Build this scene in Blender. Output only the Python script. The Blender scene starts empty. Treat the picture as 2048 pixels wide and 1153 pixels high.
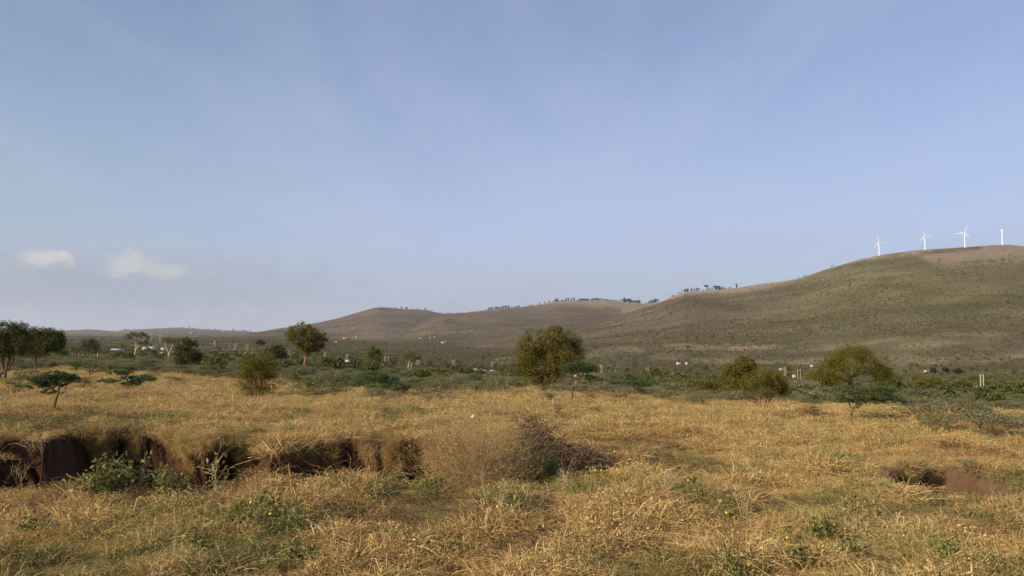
import bpy, math, random
import numpy as np

# ------------------------------------------------------------------ camera, sky, sun, exposure
sc = bpy.context.scene
COL = sc.collection
RAD = math.radians
CAM_Z = 2.6
FPX = 1547.0                       # focal length in units of a 2048 px wide picture
PITCH = math.atan((668.0 - 576.5) / FPX)
cam_d = bpy.data.cameras.new('camera')
cam_d.sensor_width = 36.0
cam_d.lens = 36.0 * FPX / 2048.0
cam_d.clip_start = 0.1
cam_d.clip_end = 80000.0
cam = bpy.data.objects.new('camera', cam_d)
COL.objects.link(cam)
cam.location = (0, 0, CAM_Z)
cam.rotation_euler = (RAD(90) + PITCH, 0, 0)
sc.camera = cam

SUN_AZ, SUN_EL = RAD(-118), RAD(27)
world = bpy.data.worlds.new('World')
sc.world = world
world.use_nodes = True
sun_d = bpy.data.lights.new('sun', 'SUN')
sun_d.energy = 4.4
sun_d.angle = RAD(0.5)
sun_d.color = (1.0, 0.87, 0.68)
sun = bpy.data.objects.new('sun', sun_d)
COL.objects.link(sun)
S = (math.sin(SUN_AZ) * math.cos(SUN_EL), math.cos(SUN_AZ) * math.cos(SUN_EL), math.sin(SUN_EL))
from mathutils import Vector, Matrix, Euler
sun.rotation_euler = Vector(S).to_track_quat('Z', 'Y').to_euler()
sun.location = (-200, -60, 150)
sc.view_settings.view_transform = 'Standard'
sc.view_settings.look = 'None'
sc.view_settings.gamma = 1.0
sc.view_settings.exposure = 0.5
sc.render.engine = 'CYCLES'
sc.cycles.use_denoising = True
sc.cycles.max_bounces = 6
sc.cycles.diffuse_bounces = 3
sc.cycles.transmission_bounces = 4
sc.cycles.transparent_max_bounces = 8
sc.cycles.volume_bounces = 0


class NT:
    """small helper to wire shader nodes"""
    def __init__(s, tree):
        s.t = tree

    def n(s, typ, **kw):
        node = s.t.nodes.new(typ)
        for k, v in kw.items():
            setattr(node, k, v)
        return node

    def put(s, sock, v):
        if v is None:
            return
        if isinstance(v, bpy.types.NodeSocket):
            s.t.links.new(v, sock)
        else:
            if hasattr(sock.default_value, '__len__') and len(sock.default_value) == 4 and len(v) == 3:
                v = (*v, 1.0)
            sock.default_value = v

    def math(s, op, a, b=None, c=None, clamp=False):
        m = s.n('ShaderNodeMath', operation=op, use_clamp=clamp)
        for i, v in enumerate((a, b, c)):
            s.put(m.inputs[i], v)
        return m.outputs[0]

    def mix(s, fac, a, b, blend='MIX'):
        m = s.n('ShaderNodeMix', data_type='RGBA', blend_type=blend)
        s.put(m.inputs[0], fac)
        s.put(m.inputs[6], a)
        s.put(m.inputs[7], b)
        return m.outputs[2]

    def noise(s, vec, scale, detail=3.0, rough=0.55, dist=0.0):
        m = s.n('ShaderNodeTexNoise')
        if vec is not None:
            s.put(m.inputs['Vector'], vec)
        m.inputs['Scale'].default_value = scale
        m.inputs['Detail'].default_value = detail
        m.inputs['Roughness'].default_value = rough
        m.inputs['Distortion'].default_value = dist
        return m.outputs['Fac']

    def ramp(s, fac, lo, hi):
        m = s.n('ShaderNodeMapRange', interpolation_type='SMOOTHSTEP')
        s.put(m.inputs[0], fac)
        m.inputs[1].default_value = lo
        m.inputs[2].default_value = hi
        return m.outputs[0]

    def cramp(s, fac, stops):
        m = s.n('ShaderNodeValToRGB')
        e = m.color_ramp.elements
        while len(e) < len(stops):
            e.new(0.5)
        for el, (p, c) in zip(e, stops):
            el.position = p
            el.color = (*c, 1)
        s.put(m.inputs[0], fac)
        return m.outputs[0]


def build_world():
    t = NT(world.node_tree)
    for nd in list(t.t.nodes):
        t.t.nodes.remove(nd)
    out = t.n('ShaderNodeOutputWorld')
    bg = t.n('ShaderNodeBackground')
    sky = t.n('ShaderNodeTexSky', sky_type='NISHITA', sun_disc=False)
    sky.sun_elevation = SUN_EL
    sky.sun_rotation = SUN_AZ
    sky.altitude = 1600
    sky.air_density = 1.0
    sky.dust_density = 0.6
    sky.ozone_density = 3.5
    co = t.n('ShaderNodeTexCoord').outputs['Generated']
    sep = t.n('ShaderNodeSeparateXYZ')
    t.put(sep.inputs[0], co)
    x, y, z = sep.outputs
    ysafe = t.math('MAXIMUM', y, 0.05)
    az = t.math('DIVIDE', x, ysafe)
    el = t.math('DIVIDE', z, ysafe)
    # thin high cirrus veil: noise on a high flat layer, stretched into streaks, thicker towards the horizon
    zz = t.math('MAXIMUM', t.math('ADD', z, 0.12), 0.08)
    cv = t.n('ShaderNodeCombineXYZ')
    t.put(cv.inputs[0], t.math('DIVIDE', x, zz))
    t.put(cv.inputs[1], t.math('DIVIDE', y, zz))

    def layer(rot, scl, loc, k, det, rgh, dst):
        mp = t.n('ShaderNodeMapping')
        t.put(mp.inputs[0], cv.outputs[0])
        mp.inputs['Rotation'].default_value = (0, 0, RAD(rot))
        mp.inputs['Scale'].default_value = scl
        mp.inputs['Location'].default_value = loc
        return t.noise(mp.outputs[0], k, det, rgh, dst)
    n1 = layer(64, (0.8, 0.30, 1.0), (1.7, 0.3, 0.0), 0.75, 6.0, 0.55, 1.1)
    n2 = layer(-62, (0.9, 0.28, 1.0), (2.4, 0.1, 0.0), 2.2, 8.0, 0.6, 0.7)
    veil = t.math('ADD', t.math('MULTIPLY', t.ramp(n1, 0.28, 0.74), 0.20), t.math('MULTIPLY', t.ramp(n2, 0.36, 0.72), 0.15))
    thick = t.math('ADD', t.math('MULTIPLY', t.ramp(z, 0.42, 0.02), 0.52), 0.32)
    veil = t.math('ADD', t.math('MULTIPLY', veil, 0.8), thick, clamp=True)
    veil = t.math('MULTIPLY', veil, 0.97)
    vc = t.mix(t.ramp(t.math('ADD', az, t.math('MULTIPLY', n1, 0.3)), -0.62, 0.2), (3.0, 3.65, 4.5), (3.75, 4.22, 5.85))
    vc = t.mix(t.ramp(z, 0.16, -0.01), vc, (3.45, 3.72, 4.5))
    col = t.mix(veil, sky.outputs[0], vc)
    # two small cumulus clouds low in the left of the sky
    nv = t.n('ShaderNodeCombineXYZ')
    t.put(nv.inputs[0], az)
    t.put(nv.inputs[1], t.math('MULTIPLY', el, 1.7))
    cn = t.noise(nv.outputs[0], 30.0, 6.0, 0.6, 0.3)

    def puff(cx, cy, rx, ry, top=1.0, wob=2.9):
        dx = t.math('DIVIDE', t.math('SUBTRACT', az, cx), rx)
        dy = t.math('DIVIDE', t.math('SUBTRACT', el, cy), ry)
        d = t.math('SQRT', t.math('ADD', t.math('MULTIPLY', dx, dx), t.math('MULTIPLY', dy, dy)))
        v = t.math('ADD', d, t.math('MULTIPLY', t.math('SUBTRACT', cn, 0.5), wob))
        m = t.n('ShaderNodeMapRange', interpolation_type='SMOOTHSTEP')
        t.put(m.inputs[0], v)
        m.inputs[1].default_value = 1.25
        m.inputs[2].default_value = 0.2
        return t.math('MULTIPLY', m.outputs[0], top)
    grey = t.math('MAXIMUM', puff(-0.58, 0.060, 0.38, 0.055, 0.8, 1.2), puff(-0.38, 0.070, 0.12, 0.012, 0.5))
    grey = t.math('MAXIMUM', grey, puff(-0.52, 0.107, 0.06, 0.005, 0.35))
    col = t.mix(grey, col, (2.75, 3.1, 3.8))
    white = t.math('MAXIMUM', puff(-0.605, 0.097, 0.038, 0.013, 0.85), puff(-0.500, 0.089, 0.042, 0.018, 0.7))
    white = t.math('MAXIMUM', white, puff(-0.45, 0.080, 0.055, 0.012, 0.5))
    white = t.math('MAXIMUM', white, puff(-0.585, 0.103, 0.012, 0.006, 1.0, 1.0))
    col = t.mix(white, col, (4.9, 4.8, 4.7))
    t.put(bg.inputs[0], col)
    bg.inputs[1].default_value = 0.096
    t.put(out.inputs[0], bg.outputs[0])


build_world()

# ------------------------------------------------------------------ noise and camera geometry
R = np.random.default_rng(11)


def hash2(ix, iy, seed):
    h = (ix.astype(np.int64) * 374761393 + iy.astype(np.int64) * 668265263 + seed * 974634541) & 0xffffffff
    h = ((h ^ (h >> 13)) * 1274126177) & 0xffffffff
    h = (h ^ (h >> 16)) & 0xffffffff
    return h / 4294967295.0


def vnoise(x, y, seed=0):
    x = np.asarray(x, float)
    y = np.asarray(y, float)
    ix, iy = np.floor(x), np.floor(y)
    fx, fy = x - ix, y - iy
    fx = fx * fx * fx * (fx * (fx * 6 - 15) + 10)
    fy = fy * fy * fy * (fy * (fy * 6 - 15) + 10)
    a, b = hash2(ix, iy, seed), hash2(ix + 1, iy, seed)
    c, d = hash2(ix, iy + 1, seed), hash2(ix + 1, iy + 1, seed)
    return (a * (1 - fx) + b * fx) * (1 - fy) + (c * (1 - fx) + d * fx) * fy


def fbm(x, y, seed=0, octv=4):
    s, a, tot = 0.0, 1.0, 0.0
    for k in range(octv):
        s = s + a * (vnoise(x * 2 ** k + 17.3 * k, y * 2 ** k - 9.1 * k, seed + k) - 0.5)
        tot += a
        a *= 0.5
    return s / tot * 2


def sstep(a, b, v):
    t = np.clip((v - a) / (b - a), 0, 1)
    return t * t * (3 - 2 * t)


def ray(px, py):
    """direction of the sight line through a point of the 2048x1153 picture"""
    u, v = px - 1024.0, 576.5 - py
    return u, FPX * math.cos(PITCH) - v * math.sin(PITCH), FPX * math.sin(PITCH) + v * math.cos(PITCH)


def azslope(px, py):
    x, y, z = ray(px, py)
    return math.atan2(x, y), z / math.hypot(x, y)


# plain: sight-line depression of the ground at each distance, for five bearings
PD = [0.5, 8.3, 13, 17.5, 28, 50, 83, 120, 250, 400, 700, 1200, 2000, 3500, 8000, 15000]
PX = [0, 512, 1024, 1536, 2048]
PT = {28: (152, 152, 154, 160, 165), 50: (122, 126, 128, 146, 156), 83: (92, 95, 106, 128, 140), 120: (78, 80, 96, 118, 131),
      250: (62, 68, 92, 114, 126), 400: (52, 62, 86, 107, 118), 700: (36, 46, 70, 86, 95), 1200: (22, 28, 45, 55, 60),
      2000: (12, 15, 28, 32, 35), 3500: (6, 8, 15, 15, 15), 8000: (3, 3, 4, 4, 4), 15000: (1.2,) * 5}
PZ = np.zeros((len(PX), len(PD)))
PAZ = np.array([math.atan2(p - 1024, FPX) for p in PX])
for j, d in enumerate(PD):
    for i, p in enumerate(PX):
        PZ[i, j] = CAM_Z + d * azslope(p, 668 + PT[d][i])[1] if d in PT else (0.0 if d < 14 else -0.02)
LD = np.linspace(math.log(0.4), math.log(16000), 500)
PF = np.zeros((len(PX), 500))
ker = np.exp(-0.5 * (np.arange(-24, 25) / 8.0) ** 2)
ker /= ker.sum()
for i in range(len(PX)):
    v = np.interp(LD, np.log(PD), PZ[i])
    PF[i] = np.convolve(np.pad(v, 24, mode='edge'), ker, 'valid')


def plain(d, az):
    d = np.asarray(d, float)
    u = (np.log(np.maximum(d, 0.45)) - LD[0]) / (LD[1] - LD[0])
    u = np.clip(u, 0, 498.999)
    iu = u.astype(int)
    fu = u - iu
    a = np.clip((az - PAZ[0]) / (PAZ[-1] - PAZ[0]), 0, 1)
    v = np.interp(np.clip(az, PAZ[0], PAZ[-1]), PAZ, np.arange(5.0))
    iv = np.clip(v.astype(int), 0, 3)
    fv = sstep(0, 1, v - iv)
    g = lambda i, k: PF[i, k]
    return (g(iv, iu) * (1 - fu) + g(iv, iu + 1) * fu) * (1 - fv) + (g(iv + 1, iu) * (1 - fu) + g(iv + 1, iu + 1) * fu) * fv


HILLS = []


def hill(pts, dr, df, power, seed, rough):
    az = [azslope(*p)[0] for p in pts]
    sl = [azslope(*p)[1] for p in pts]
    HILLS.append((np.array(az), np.array(sl), dr, df, power, seed, rough))


hill([(900, 700), (950, 690), (1050, 676), (1130, 656), (1200, 640), (1251, 626), (1280, 616), (1315, 607), (1348, 592), (1370, 584), (1440, 580), (1475, 576), (1520, 569),
      (1560, 564), (1600, 557), (1640, 543), (1680, 531), (1720, 519), (1760, 511), (1830, 501), (1850, 500), (1930, 495), (2000, 490), (2020, 490),
      (2048, 493), (2150, 503), (2400, 540), (3000, 620)], 3000.0, 750.0, 1.25, 5, 1.0)
hill([(780, 672), (850, 640), (888, 628), (930, 626), (980, 621), (1040, 615), (1080, 609), (1120, 603), (1160, 602), (1210, 602), (1270, 607), (1292, 608),
      (1320, 604), (1350, 600), (1500, 600), (1700, 600), (2000, 600), (2600, 640)], 4200.0, 1900.0, 1.15, 9, 0.8)
hill([(480, 672), (520, 664), (560, 657), (600, 652), (640, 645), (680, 636), (720, 624), (745, 617), (760, 615), (800, 618), (850, 621), (888, 628), (930, 640), (1000, 655), (1100, 672)],
     4900.0, 2600.0, 1.15, 13, 0.8)
hill([(60, 672), (110, 667), (135, 661), (180, 659), (230, 663), (262, 660), (300, 658), (350, 656), (400, 659), (450, 661), (510, 664), (600, 664), (800, 668)], 8800.0, 6500.0, 1.0, 21, 0.4)
hill([(-600, 660), (-300, 655), (0, 664), (60, 668), (200, 668), (420, 664), (560, 668), (700, 672)], 6000.0, 4000.0, 1.0, 25, 0.4)

# erosion gully: its far and near edges as ground points
flat = lambda px, py: (lambda r: (r[0] / -r[2] * CAM_Z, r[1] / -r[2] * CAM_Z))(ray(px, py))
FE = np.array([flat(p[0], p[1] - 12) for p in [(-300, 905), (-60, 905), (0, 903), (80, 906), (130, 890), (250, 884), (340, 885), (375, 903), (405, 905), (440, 895), (510, 897), (560, 898), (600, 893),
                                  (660, 893), (720, 894), (760, 898), (850, 900), (930, 906), (965, 914), (1000, 905), (1080, 893), (1160, 898), (1210, 925)]])
NE = np.array([flat(p[0], p[1] + 12) for p in [(-300, 990), (0, 990), (130, 986), (300, 984), (400, 985), (480, 976), (600, 968), (700, 966), (800, 985), (930, 985), (1000, 975), (1080, 968), (1200, 955)]])
GD = np.array([[-14, 1.2], [-9.8, 1.2], [-6.9, 1.25], [-6.45, 0.75], [-6.2, 0.75], [-5.7, 1.05], [-4.5, 1.0], [-4.2, 1.25], [-3.2, 1.25], [-2.8, 0.9], [-1.8, 1.05], [-0.9, 1.0],
               [-0.5, 0.8], [-0.2, 0.9], [0.3, 1.1], [1.3, 1.0], [1.8, 0.4], [2.1, 0.0]])
FE2 = np.array([flat(p[0], p[1] - 10) for p in [(1770, 968), (1790, 948), (1830, 936), (1870, 934), (1900, 940), (1960, 944), (2010, 952), (2060, 960), (2200, 965)]])
NE2 = np.array([flat(p[0], p[1] + 9) for p in [(1770, 972), (1800, 990), (1860, 992), (1950, 990), (2048, 986), (2200, 985)]])


def gully_parts(X, Y):
    n1 = fbm(X * 1.3, Y * 0.6, 71, 3)
    n2 = fbm(X * 3.1, Y * 1.1, 75, 3)
    yf = np.interp(X, FE[:, 0], FE[:, 1]) + 0.35 * n1 + 0.18 * n2
    yn = np.interp(X, NE[:, 0], NE[:, 1]) + 0.25 * fbm(X * 1.1, Y * 0.0 + 3, 81, 3)
    D = np.interp(X, GD[:, 0], GD[:, 1] * 1.2) * (1 + 0.25 * fbm(X * 0.9, Y * 0 + 8, 87, 2))
    slump = sstep(0.58, 0.72, vnoise(X * 0.75 + 3.3, Y * 0 + 1.5, 91)) * 0.9
    slump = slump * np.where(X > -3.2, 0.25, 1.0)
    return yf, yn, D, slump


def gully(X, Y):
    """depth of the gully at X, Y and how far the bank is undercut there"""
    yf, yn, D, slump = gully_parts(X, Y)
    w = 0.28 + 1.1 * slump
    t = (yf - Y) / w
    wall = np.clip(t, 0, 1)
    wall = wall * (0.75 + 0.25 * wall)
    dep = D * wall * sstep(0.0, 1.3, Y - yn)
    under = 0.85 * (1 - slump) * np.clip(dep / np.maximum(D, 0.05), 0, 1) * (t < 3.5) * (t > 0) * np.clip((3.5 - t), 0, 1)
    n1 = fbm(X * 1.5, Y * 0.8, 101, 3)
    yf2 = np.interp(X, FE2[:, 0], FE2[:, 1]) + 0.2 * n1
    yn2 = np.interp(X, NE2[:, 0], NE2[:, 1])
    D2 = np.interp(X, [6.7, 6.95, 7.2, 8.0, 8.3, 8.6, 9.0, 14], [0, 0.85, 1.1, 1.05, 0.7, 0.5, 0.0, 0.0])
    w2 = 0.25 + 0.35 * vnoise(X * 2.6, Y * 0, 104)
    t2 = np.clip((yf2 - Y) / w2, 0, 1)
    dep2 = D2 * t2 * sstep(0.0, 1.5, Y - yn2)
    return np.maximum(dep, dep2), under


def height(X, Y, fine=True):
    X = np.asarray(X, float)
    Y = np.asarray(Y, float)
    d = np.hypot(X, Y)
    az = np.arctan2(X, Y)
    z = plain(d, az)
    near = 1 - sstep(90, 200, d)
    z = z + near * (0.12 * fbm(X / 4.5, Y / 4.5, 1, 3) + 0.10 * fbm(X / 1.2, Y / 1.2, 2, 2)) * sstep(2, 6, d)
    far = sstep(120, 500, d) * (1 - sstep(5000, 9000, d))
    z = z + far * (2.2 * fbm(X / 190.0, Y / 120.0, 3, 4) + 1.0)
    for haz, hsl, dr, df, pw, seed, rough in HILLS:
        sl = np.interp(az, haz, hsl, left=-0.05, right=-0.02)
        zc = CAM_Z + dr * sl
        t = (d - df) / (dr - df)
        base = plain(np.full_like(d, df), az)
        up = base + (zc - base) * np.clip(t, 0, 1) ** pw
        # gullies and spurs running down the slope
        rid = 1 - 2 * np.abs(vnoise(X / 330.0, Y / 420.0, seed) - 0.5)
        up = up + rough * np.clip(t, 0, 1) * np.clip(1 - t, 0, 1) * (60 * fbm(X / 380.0, Y / 520.0, seed + 40, 4) + 34 * (rid - 0.6))
        dn = zc - (d - dr) * 0.22 - ((d - dr) / 900.0) ** 2 * 30
        h = np.where(d <= dr, up, dn)
        h = np.where(t > 0, h, -1e4)
        z = np.maximum(z, h)
    if fine:
        m = (d > 8) & (d < 24)
        if np.any(m):
            dep, _ = gully(X[m] if X.ndim else X, Y[m] if Y.ndim else Y)
            if z.ndim:
                z[m] -= dep
            else:
                z = z - dep
    return z


def hz(x, y):
    return float(height(np.array([x]), np.array([y]))[0])


def G(px, py, dmin=5.0, dmax=9000.0):
    """where the sight line through (px, py) meets the ground"""
    rx, ry, rz = ray(px, py)
    h = math.hypot(rx, ry)
    d = np.exp(np.linspace(math.log(dmin), math.log(dmax), 6000))
    X, Y, Z = rx / h * d, ry / h * d, CAM_Z + rz / h * d
    g = height(X, Y)
    k = np.nonzero(Z <= g)[0]
    if len(k) == 0:
        k = [len(d) - 1]
    k = k[0]
    return X[k], Y[k], g[k], d[k]


def at(px, d, py=710):
    rx, ry, rz = ray(px, py)
    h = math.hypot(rx, ry)
    x, y = rx / h * d, ry / h * d
    return x, y, hz(x, y)


# far edge of the dry grass, by bearing
EDGE = np.array([(azslope(x, y)[0], G(x, y)[3]) for x, y in
                 [(-80, 748), (0, 748), (150, 738), (300, 750), (470, 764), (560, 774), (700, 784), (800, 796), (900, 792), (1000, 790), (1100, 783), (1200, 786), (1300, 803), (1400, 806),
                  (1500, 806), (1600, 816), (1700, 818), (1800, 828), (1900, 846), (2048, 868), (2150, 875)]])
edge_d = lambda az: np.interp(az, EDGE[:, 0], EDGE[:, 1])

# ------------------------------------------------------------------ materials
MATS = {}


def newmat(name):
    m = bpy.data.materials.new(name)
    m.use_nodes = True
    t = NT(m.node_tree)
    for nd in list(t.t.nodes):
        t.t.nodes.remove(nd)
    MATS[name] = m
    return m, t


def leafmat(name, stops, trans=0.3, patch=None, pscale=0.15, inst=0.25):
    """foliage or straw: colour differs from leaf to leaf and from plant to plant"""
    m, t = newmat(name)
    geo = t.n('ShaderNodeNewGeometry')
    oi = t.n('ShaderNodeObjectInfo')
    f = t.math('ADD', t.math('MULTIPLY', geo.outputs['Random Per Island'], 1 - inst), t.math('MULTIPLY', oi.outputs['Random'], inst))
    c = t.cramp(f, stops)
    if patch:
        nz = t.noise(geo.outputs['Position'], pscale, 4.0, 0.6)
        for lo, hi, col, amt in patch:
            c = t.mix(t.math('MULTIPLY', t.ramp(nz, lo, hi), amt), c, col)
    d = t.n('ShaderNodeBsdfDiffuse')
    tr = t.n('ShaderNodeBsdfTranslucent')
    t.put(d.inputs[0], c)
    t.put(tr.inputs[0], c)
    mx = t.n('ShaderNodeMixShader')
    mx.inputs[0].default_value = trans
    t.put(mx.inputs[1], d.outputs[0])
    t.put(mx.inputs[2], tr.outputs[0])
    o = t.n('ShaderNodeOutputMaterial')
    t.put(o.inputs[0], mx.outputs[0])
    return m


def hardmat(name, a, b, scale=6.0, rough=0.85, bump=0.3, spec=0.2, stretch=(1, 1, 1), metal=0.0):
    m, t = newmat(name)
    tc = t.n('ShaderNodeTexCoord')
    mp = t.n('ShaderNodeMapping')
    t.put(mp.inputs[0], tc.outputs['Object'])
    mp.inputs['Scale'].default_value = stretch
    nz = t.noise(mp.outputs[0], scale, 5.0, 0.6)
    c = t.mix(t.ramp(nz, 0.3, 0.7), a, b)
    p = t.n('ShaderNodeBsdfPrincipled')
    t.put(p.inputs['Base Color'], c)
    p.inputs['Roughness'].default_value = rough
    p.inputs['Metallic'].default_value = metal
    p.inputs['Specular IOR Level'].default_value = spec
    if bump:
        bp = t.n('ShaderNodeBump')
        bp.inputs['Strength'].default_value = bump
        t.put(bp.inputs['Height'], nz)
        t.put(p.inputs['Normal'], bp.outputs[0])
    o = t.n('ShaderNodeOutputMaterial')
    t.put(o.inputs[0], p.outputs[0])
    return m


STRAW = [(0.0, (0.19, 0.112, 0.046)), (0.3, (0.44, 0.285, 0.112)), (0.7, (0.60, 0.415, 0.17)), (1.0, (0.71, 0.54, 0.26))]
leafmat('straw', STRAW, 0.25, [(0.50, 0.64, (0.33, 0.31, 0.11), 0.5), (0.46, 0.34, (0.34, 0.20, 0.095), 0.4)], 0.33, 0.5)
leafmat('straw_pale', [(0.0, (0.42, 0.30, 0.13)), (1.0, (0.74, 0.58, 0.32))], 0.2)
leafmat('green_blade', [(0.0, (0.12, 0.13, 0.045)), (0.5, (0.24, 0.22, 0.075)), (1.0, (0.46, 0.38, 0.15))], 0.3)
leafmat('weed_leaf', [(0.0, (0.085, 0.10, 0.032)), (0.5, (0.18, 0.175, 0.058)), (1.0, (0.34, 0.30, 0.12))], 0.25)
leafmat('bush_leaf', [(0.0, (0.06, 0.062, 0.012)), (0.5, (0.145, 0.13, 0.025)), (0.85, (0.22, 0.185, 0.04)), (1.0, (0.30, 0.20, 0.055))], 0.3, inst=0.0)
leafmat('willow_leaf', [(0.0, (0.08, 0.085, 0.012)), (0.5, (0.17, 0.16, 0.022)), (1.0, (0.28, 0.21, 0.035))], 0.35, inst=0.0)
leafmat('acacia_leaf', [(0.0, (0.045, 0.07, 0.025)), (0.5, (0.095, 0.14, 0.048)), (1.0, (0.16, 0.21, 0.08))], 0.3, inst=0.35)
leafmat('grey_acacia_leaf', [(0.0, (0.095, 0.09, 0.046)), (0.5, (0.19, 0.178, 0.088)), (1.0, (0.31, 0.275, 0.145))], 0.3, inst=0.5)
leafmat('bright_leaf', [(0.0, (0.05, 0.10, 0.02)), (0.5, (0.09, 0.17, 0.035)), (1.0, (0.15, 0.24, 0.06))], 0.3, inst=0.0)
leafmat('dark_leaf', [(0.0, (0.038, 0.05, 0.015)), (0.5, (0.085, 0.095, 0.028)), (1.0, (0.165, 0.155, 0.047))], 0.2, inst=0.1)
leafmat('fever_leaf', [(0.0, (0.08, 0.085, 0.035)), (0.5, (0.13, 0.12, 0.05)), (1.0, (0.2, 0.18, 0.07))], 0.3, inst=0.0)
leafmat('scrub_leaf', [(0.0, (0.085, 0.078, 0.038)), (0.35, (0.14, 0.125, 0.058)), (0.7, (0.18, 0.15, 0.075)), (1.0, (0.25, 0.19, 0.10))], 0.25,
        [(0.5, 0.62, (0.12, 0.14, 0.06), 0.5)], 0.008, inst=0.8)
leafmat('hill_scrub_leaf', [(0.0, (0.085, 0.078, 0.03)), (0.35, (0.145, 0.127, 0.048)), (0.7, (0.20, 0.165, 0.066)), (1.0, (0.27, 0.205, 0.09))], 0.4,
        [(0.46, 0.62, (0.17, 0.18, 0.07), 0.7), (0.46, 0.34, (0.20, 0.15, 0.10), 0.7)], 0.004, inst=0.8)
leafmat('ridge_leaf', [(0.0, (0.02, 0.028, 0.018)), (1.0, (0.06, 0.065, 0.04))], 0.1, inst=0.2)
leafmat('dry_leaf', [(0.0, (0.13, 0.08, 0.04)), (1.0, (0.32, 0.20, 0.10))], 0.2)
hardmat('bark', (0.12, 0.075, 0.045), (0.26, 0.165, 0.10), 9, 0.95, 0.6, 0.1, (1, 1, 0.3))
hardmat('red_bark', (0.20, 0.10, 0.05), (0.36, 0.19, 0.10), 9, 0.95, 0.6, 0.1, (1, 1, 0.3))
hardmat('fever_bark', (0.42, 0.36, 0.14), (0.60, 0.50, 0.24), 3, 0.8, 0.2)
hardmat('pale_twig', (0.42, 0.30, 0.15), (0.58, 0.44, 0.25), 20, 0.9, 0.2)
hardmat('brown_twig', (0.30, 0.20, 0.09), (0.52, 0.36, 0.17), 12, 0.9, 0.2)
hardmat('dead_wood', (0.09, 0.056, 0.032), (0.22, 0.14, 0.08), 12, 0.9, 0.3)
hardmat('green_stem', (0.20, 0.20, 0.08), (0.36, 0.33, 0.15), 12, 0.8, 0.1)
hardmat('fruit', (0.80, 0.50, 0.02), (0.86, 0.62, 0.05), 14, 0.35, 0.05, 0.5)
hardmat('white_paint', (0.80, 0.80, 0.80), (0.74, 0.75, 0.76), 0.2, 0.5, 0.0, 0.4)
hardmat('white_wall', (0.54, 0.52, 0.48), (0.44, 0.42, 0.38), 0.8, 0.85, 0.0)
hardmat('cream_wall', (0.58, 0.46, 0.34), (0.50, 0.38, 0.28), 0.8, 0.85, 0.0)
hardmat('orange_roof', (0.52, 0.22, 0.08), (0.42, 0.17, 0.07), 1.5, 0.8, 0.0)
hardmat('iron_roof', (0.34, 0.35, 0.37), (0.44, 0.45, 0.47), 1.2, 0.7, 0.1, 0.15, (6, 0.4, 1))
hardmat('pale_roof', (0.44, 0.43, 0.42), (0.34, 0.33, 0.33), 1.2, 0.7, 0.05, 0.15, (6, 0.4, 1))
hardmat('dark_opening', (0.03, 0.03, 0.035), (0.05, 0.05, 0.05), 3, 0.6, 0.0)
hardmat('pole_wood', (0.36, 0.28, 0.18), (0.52, 0.42, 0.29), 4, 0.9, 0.2, 0.1, (1, 1, 0.2))
hardmat('plastic_bag', (0.62, 0.50, 0.43), (0.70, 0.60, 0.53), 10, 0.5, 0.2)


def groundmat():
    m, t = newmat('ground_soil')
    geo = t.n('ShaderNodeNewGeometry')
    at_ = t.n('ShaderNodeAttribute')
    at_.attribute_name = 'tint'
    pos = geo.outputs['Position']
    fine = t.noise(pos, 3.0, 6.0, 0.65)
    mid = t.noise(pos, 0.16, 6.0, 0.7)
    big = t.noise(pos, 0.012, 7.0, 0.72)
    v = t.math('ADD', t.math('ADD', t.math('MULTIPLY', fine, 0.5), t.math('MULTIPLY', mid, 0.5)), t.math('MULTIPLY', big, 0.8))
    v = t.math('ADD', t.math('MULTIPLY', v, 1.0), 0.15)
    c = t.mix(1.0, at_.outputs['Color'], v, 'MULTIPLY')
    p = t.n('ShaderNodeBsdfPrincipled')
    t.put(p.inputs['Base Color'], c)
    p.inputs['Roughness'].default_value = 0.95
    p.inputs['Specular IOR Level'].default_value = 0.05
    b = t.n('ShaderNodeBump')
    b.inputs['Strength'].default_value = 0.7
    b.inputs['Distance'].default_value = 0.12
    clod = t.noise(pos, 7.0, 6.0, 0.7)
    t.put(b.inputs['Height'], clod)
    t.put(p.inputs['Normal'], b.outputs[0])
    o = t.n('ShaderNodeOutputMaterial')
    t.put(o.inputs[0], p.outputs[0])
    return m


groundmat()

# ------------------------------------------------------------------ mesh helpers


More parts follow.
